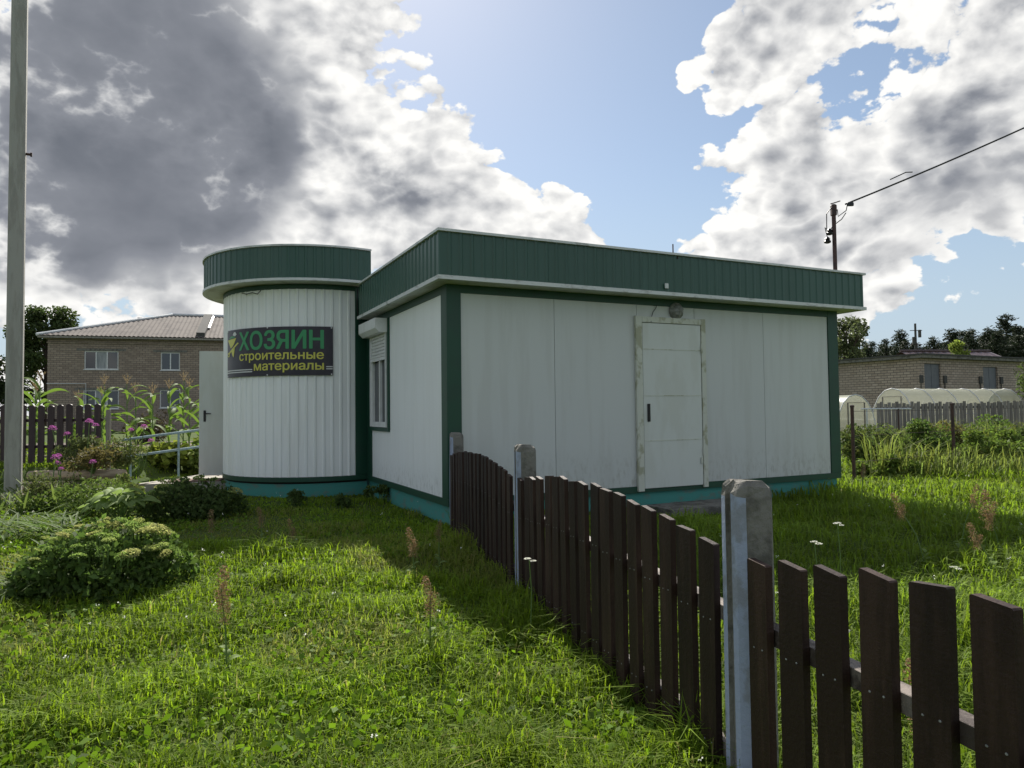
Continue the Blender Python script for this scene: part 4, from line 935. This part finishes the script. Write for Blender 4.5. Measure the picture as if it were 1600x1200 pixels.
for k, (x, y, h, s_, lab) in enumerate(DOCK):
    t = thing('dock_plant', lab, 'weed', (x, y, gz(x, y)), RNG.random()*6, 'seed stalks standing in the grass'); s_ *= RNG.uniform(.6, .9); ln = RNG.uniform(-.12, .12) + (.3 if x > 3 and y < 6 else 0)
    MB().tube([(0, 0, 0), (ln*.3*h, 0, h*.5), (ln*h, 0, h)], [.0045, .004, .003], 5).build('stem', M['stalk'], t)
    for q in range(4): link('leaf', hl, M['leaf'], t, (0, 0, .02+.03*q), (RNG.uniform(-.3, .3), -.5, q*1.7+RNG.random()), (.30-.04*q,)*3)
    for q in range(3 if s_ > .8 else 2): link('seed_head', dh[q % 2], M['dry'], t, (ln*h*(.85+.05*q), .012*(q-1), h-.06-.05*q), ((q-1)*.25, ln, q*2), (s_*(.95-.2*q),)*3)
yh = umbel_mesh(.020, 90, (.70, .70, .64), .3)
YAR = [(.08, 3.72, .42, 'white yarrow in front of the dark pickets'), (1.75, 4.15, .40, 'white yarrow left of two in the meadow behind the fence'), (2.0, 4.4, .46, 'tall white yarrow in the meadow behind the fence'), (2.65, 4.3, .22, 'low white yarrow right of the dock stalks')]
for x, y, h, lab in YAR:
    t = thing('yarrow', lab, 'flower', (x, y, gz(x, y)), 0, 'white yarrow stems')
    MB().tube([(0, 0, 0), (.01, .005, h*.6), (.0, .01, h)], .003, 5).build('stem', M['stalk'], t)
    for q in range(3): link('flower_head', yh, M['leaf'], t, (.02*math.cos(q*2.1), .02*math.sin(q*2.1), h+.008*q), None, (RNG.uniform(.6, 1),)*3)

# ---------------------------------------------------------------- kitchen garden on the right
KG = [(.07, .12, .032), (.095, .15, .035), (.11, .15, .05), (.055, .085, .03), (.13, .15, .045), (.10, .10, .04)]
SPOT = [('dark glossy shrub growing against the right end of the shop', 6.6, 13.2, .75, .9, 3), ('pale-leaved shrub just right of the shop corner', 7.3, 14.6, .8, .75, 1), ('low light green bush behind the shop corner', 6.3, 12.0, .6, .4, 1), ('dark currant bush before the translucent greenhouse', 8.3, 16.0, .9, .85, 3),
        ('tall green bush left of the steel post', 8.6, 14.8, .8, 1.05, 0), ('reddish brown faded bush beside the steel post', 9.2, 15.2, .9, .95, 5), ('light green bush close behind the steel post', 8.8, 13.9, .75, .75, 1), ('leafy bush before the board fence', 11.0, 17.4, 1.1, 1.1, 0), ('bright tangled bush right of the steel post', 9.4, 13.7, .8, .8, 1), ('dark bush deep in the right garden', 11.2, 15.9, .9, .95, 3),
        ('yellowish bush deep in the right garden', 12.2, 16.6, 1.0, 1.0, 4), ('bush with dry tips at the right frame edge', 10.9, 14.2, .85, .95, 5), ('tangled green bush near the right frame edge', 10.2, 13.1, .75, .75, 2), ('dark low bush under the right frame edge', 9.9, 12.7, .5, .5, 3), ('tall weedy bush at the right frame edge', 11.7, 15.0, .9, 1.2, 2), ('grey-green bush behind the pipe frame', 9.6, 17.8, .9, .8, 2), ('light bush at the foot of the board fence', 12.8, 18.6, 1.0, .9, 1), ('bush outside the right frame edge by the fence', 13.2, 15.6, 1.1, 1.0, 0)]
for lab, x, y, r_, h, ci in SPOT:
    bush('garden_bush', lab, 'bush', (x, y, 0), (r_, r_*.8, h*.92), int(2300*r_+900), .085, KG[ci], 'bushes of the right kitchen garden', yel=.25, var=.35)
x = RNG.uniform(5.5, 16, 26000); y = RNG.uniform(11.6, 22, 26000); k = open_ground(x, y, .1) & (x/y > .5) & (RNG.random(26000) < .25+.75*vnoise(x, y, 1.1, 61)); x, y = x[k], y[k]; n = len(x)
V, F, T = blades(x, y, (.3+.8*vnoise(x, y, .8, 62)**2)*RNG.uniform(.5, 1.2, n), np.full(n, .022), RNG.uniform(.2, 1.0, n), (.12, .165, .045), .4)
tag(link('garden_weeds', np_mesh('garden_weeds', V, F, T), M['grass']), 'tall tangled weeds filling the kitchen garden on the right', 'weeds', kind='stuff')

# ---------------------------------------------------------------- trees
def tree(name, label, loc, H, trunk, cr, cz, n, leaf, col, k=16, mat='leaf', group=None, lob=.34, var=.3, limbs=9):
    t = thing(name, label, 'tree', loc, 0, group)
    c = unit(k)*RNG.random((k, 1))**.45*np.array(cr)*.8+np.array([0, 0, cz]); p, d = cloud(c, RNG.uniform(.7, 1.2, k)*lob*cr[0]*1.25, n, .5)
    V, F, T = leaf_quads(p, leaf*RNG.uniform(.6, 1.3, n), col, .55, d, 0, var, .12)
    link('crown', np_mesh('crown', V, F, T), M[mat], t)
    b = MB(); b.tube([(0, 0, -.3), (.08, .05, H*.3), (-.05, .1, H*.6), (.05, 0, H*.85)], [trunk, trunk*.8, trunk*.5, trunk*.15], 8)
    for q in c[:limbs]: z0 = min(max(cz-cr[2]*.9, q[2]*.6), H*.7); b.tube([(0, .05, z0), (q[0]*.5, q[1]*.5, (z0+q[2])/2), tuple(q)], [trunk*.4, trunk*.25, trunk*.08], 5)
    b.build('trunk', M['bark'], t); return t
tree('deciduous_tree', 'tall dark leafy tree behind the left end of the brick house', (-41.5, 63, 0), 11.5, .28, (3.0, 2.6, 4.6), 6.9, 9000, .34, (.045, .07, .025), 22)
tree('deciduous_tree', 'lower dark tree between the pole and the brick house', (-41.5, 57, 0), 6.5, .22, (3.2, 2.2, 3.0), 3.4, 6000, .32, (.03, .048, .02), 14)
tree('deciduous_tree', 'dark tree at the left edge beyond the pole', (-43.5, 54, 0), 6.0, .22, (2.6, 2.2, 2.6), 3.2, 5000, .3, (.035, .055, .02), 14)
tree('willow_tree', 'airy grey-green tree rising beside the right eave of the shop', (21.3, 45, 0), 7.4, .2, (1.9, 1.9, 2.5), 5.0, 4200, .22, (.075, .095, .045), 26, lob=.26, limbs=20)
tree('apple_tree', 'leafy fruit tree at the right edge beside the garage', (16.6, 22.0, 0), 2.9, .1, (1.1, 1.0, 1.0), 1.9, 2600, .12, (.06, .09, .03), 12)
tree('shrub_tree', 'small bright sapling on the garage roof line', (21.2, 33.5, 0), 4.4, .05, (.6, .6, .7), 3.8, 700, .14, (.17, .22, .05), 7)
def pine_mesh(H, seed):
    rng = np.random.default_rng(seed); P_, D_ = [], []
    z = H*.28
    while z < H:
        f = (z-H*.28)/(H*.72); L = (1-f)**.75*H*.19*rng.uniform(.6, 1.35)+.15
        for k in range(rng.integers(4, 7)):
            a = rng.random()*6.283; m = int(34*L)+14; q = rng.random(m)**.7
            c = np.stack([np.cos(a)*q*L, np.sin(a)*q*L, z+q*L*rng.uniform(-.1, .35)], 1)+rng.normal(size=(m, 3))*np.array([.2, .2, .12])
            P_.append(c); D_.append(np.repeat([[math.cos(a), math.sin(a), .4]], m, 0))
        z += H*.035*rng.uniform(.8, 1.3)
    P_ = np.concatenate(P_); D_ = np.concatenate(D_); n = len(P_)
    V, F, T = leaf_quads(P_, rng.uniform(.2, .4, n), (.026, .04, .018), .35, D_, .2, .3, .05); return np_mesh('crown', V, F, T)
pmz = [pine_mesh(11, s_) for s_ in range(5)]
ptr = MB().tube([(0, 0, -.5), (.05, 0, 5), (0, .05, 10.3)], [.2, .14, .03], 7).mesh('trunk')
for k in range(92):
    az = R(23.5+k*.21+RNG.uniform(-.15, .15)); dd = RNG.uniform(84, 118); s_ = RNG.uniform(.72, .92)*dd/100*(1.0+.22*max(0, (math.degrees(az)-30)/8)) + (.04 if k % 5 == 0 else -.05)
    t = thing('pine_tree', 'dark pine tree in the forest edge beyond the garages', 'tree', (math.sin(az)*dd, math.cos(az)*dd, 0), RNG.random()*6, 'pines of the forest edge')
    t.scale = (s_*1.15, s_*1.15, s_)
    link('crown', pmz[k % 5], M['needles'], t); link('trunk', ptr, M['bark'], t)
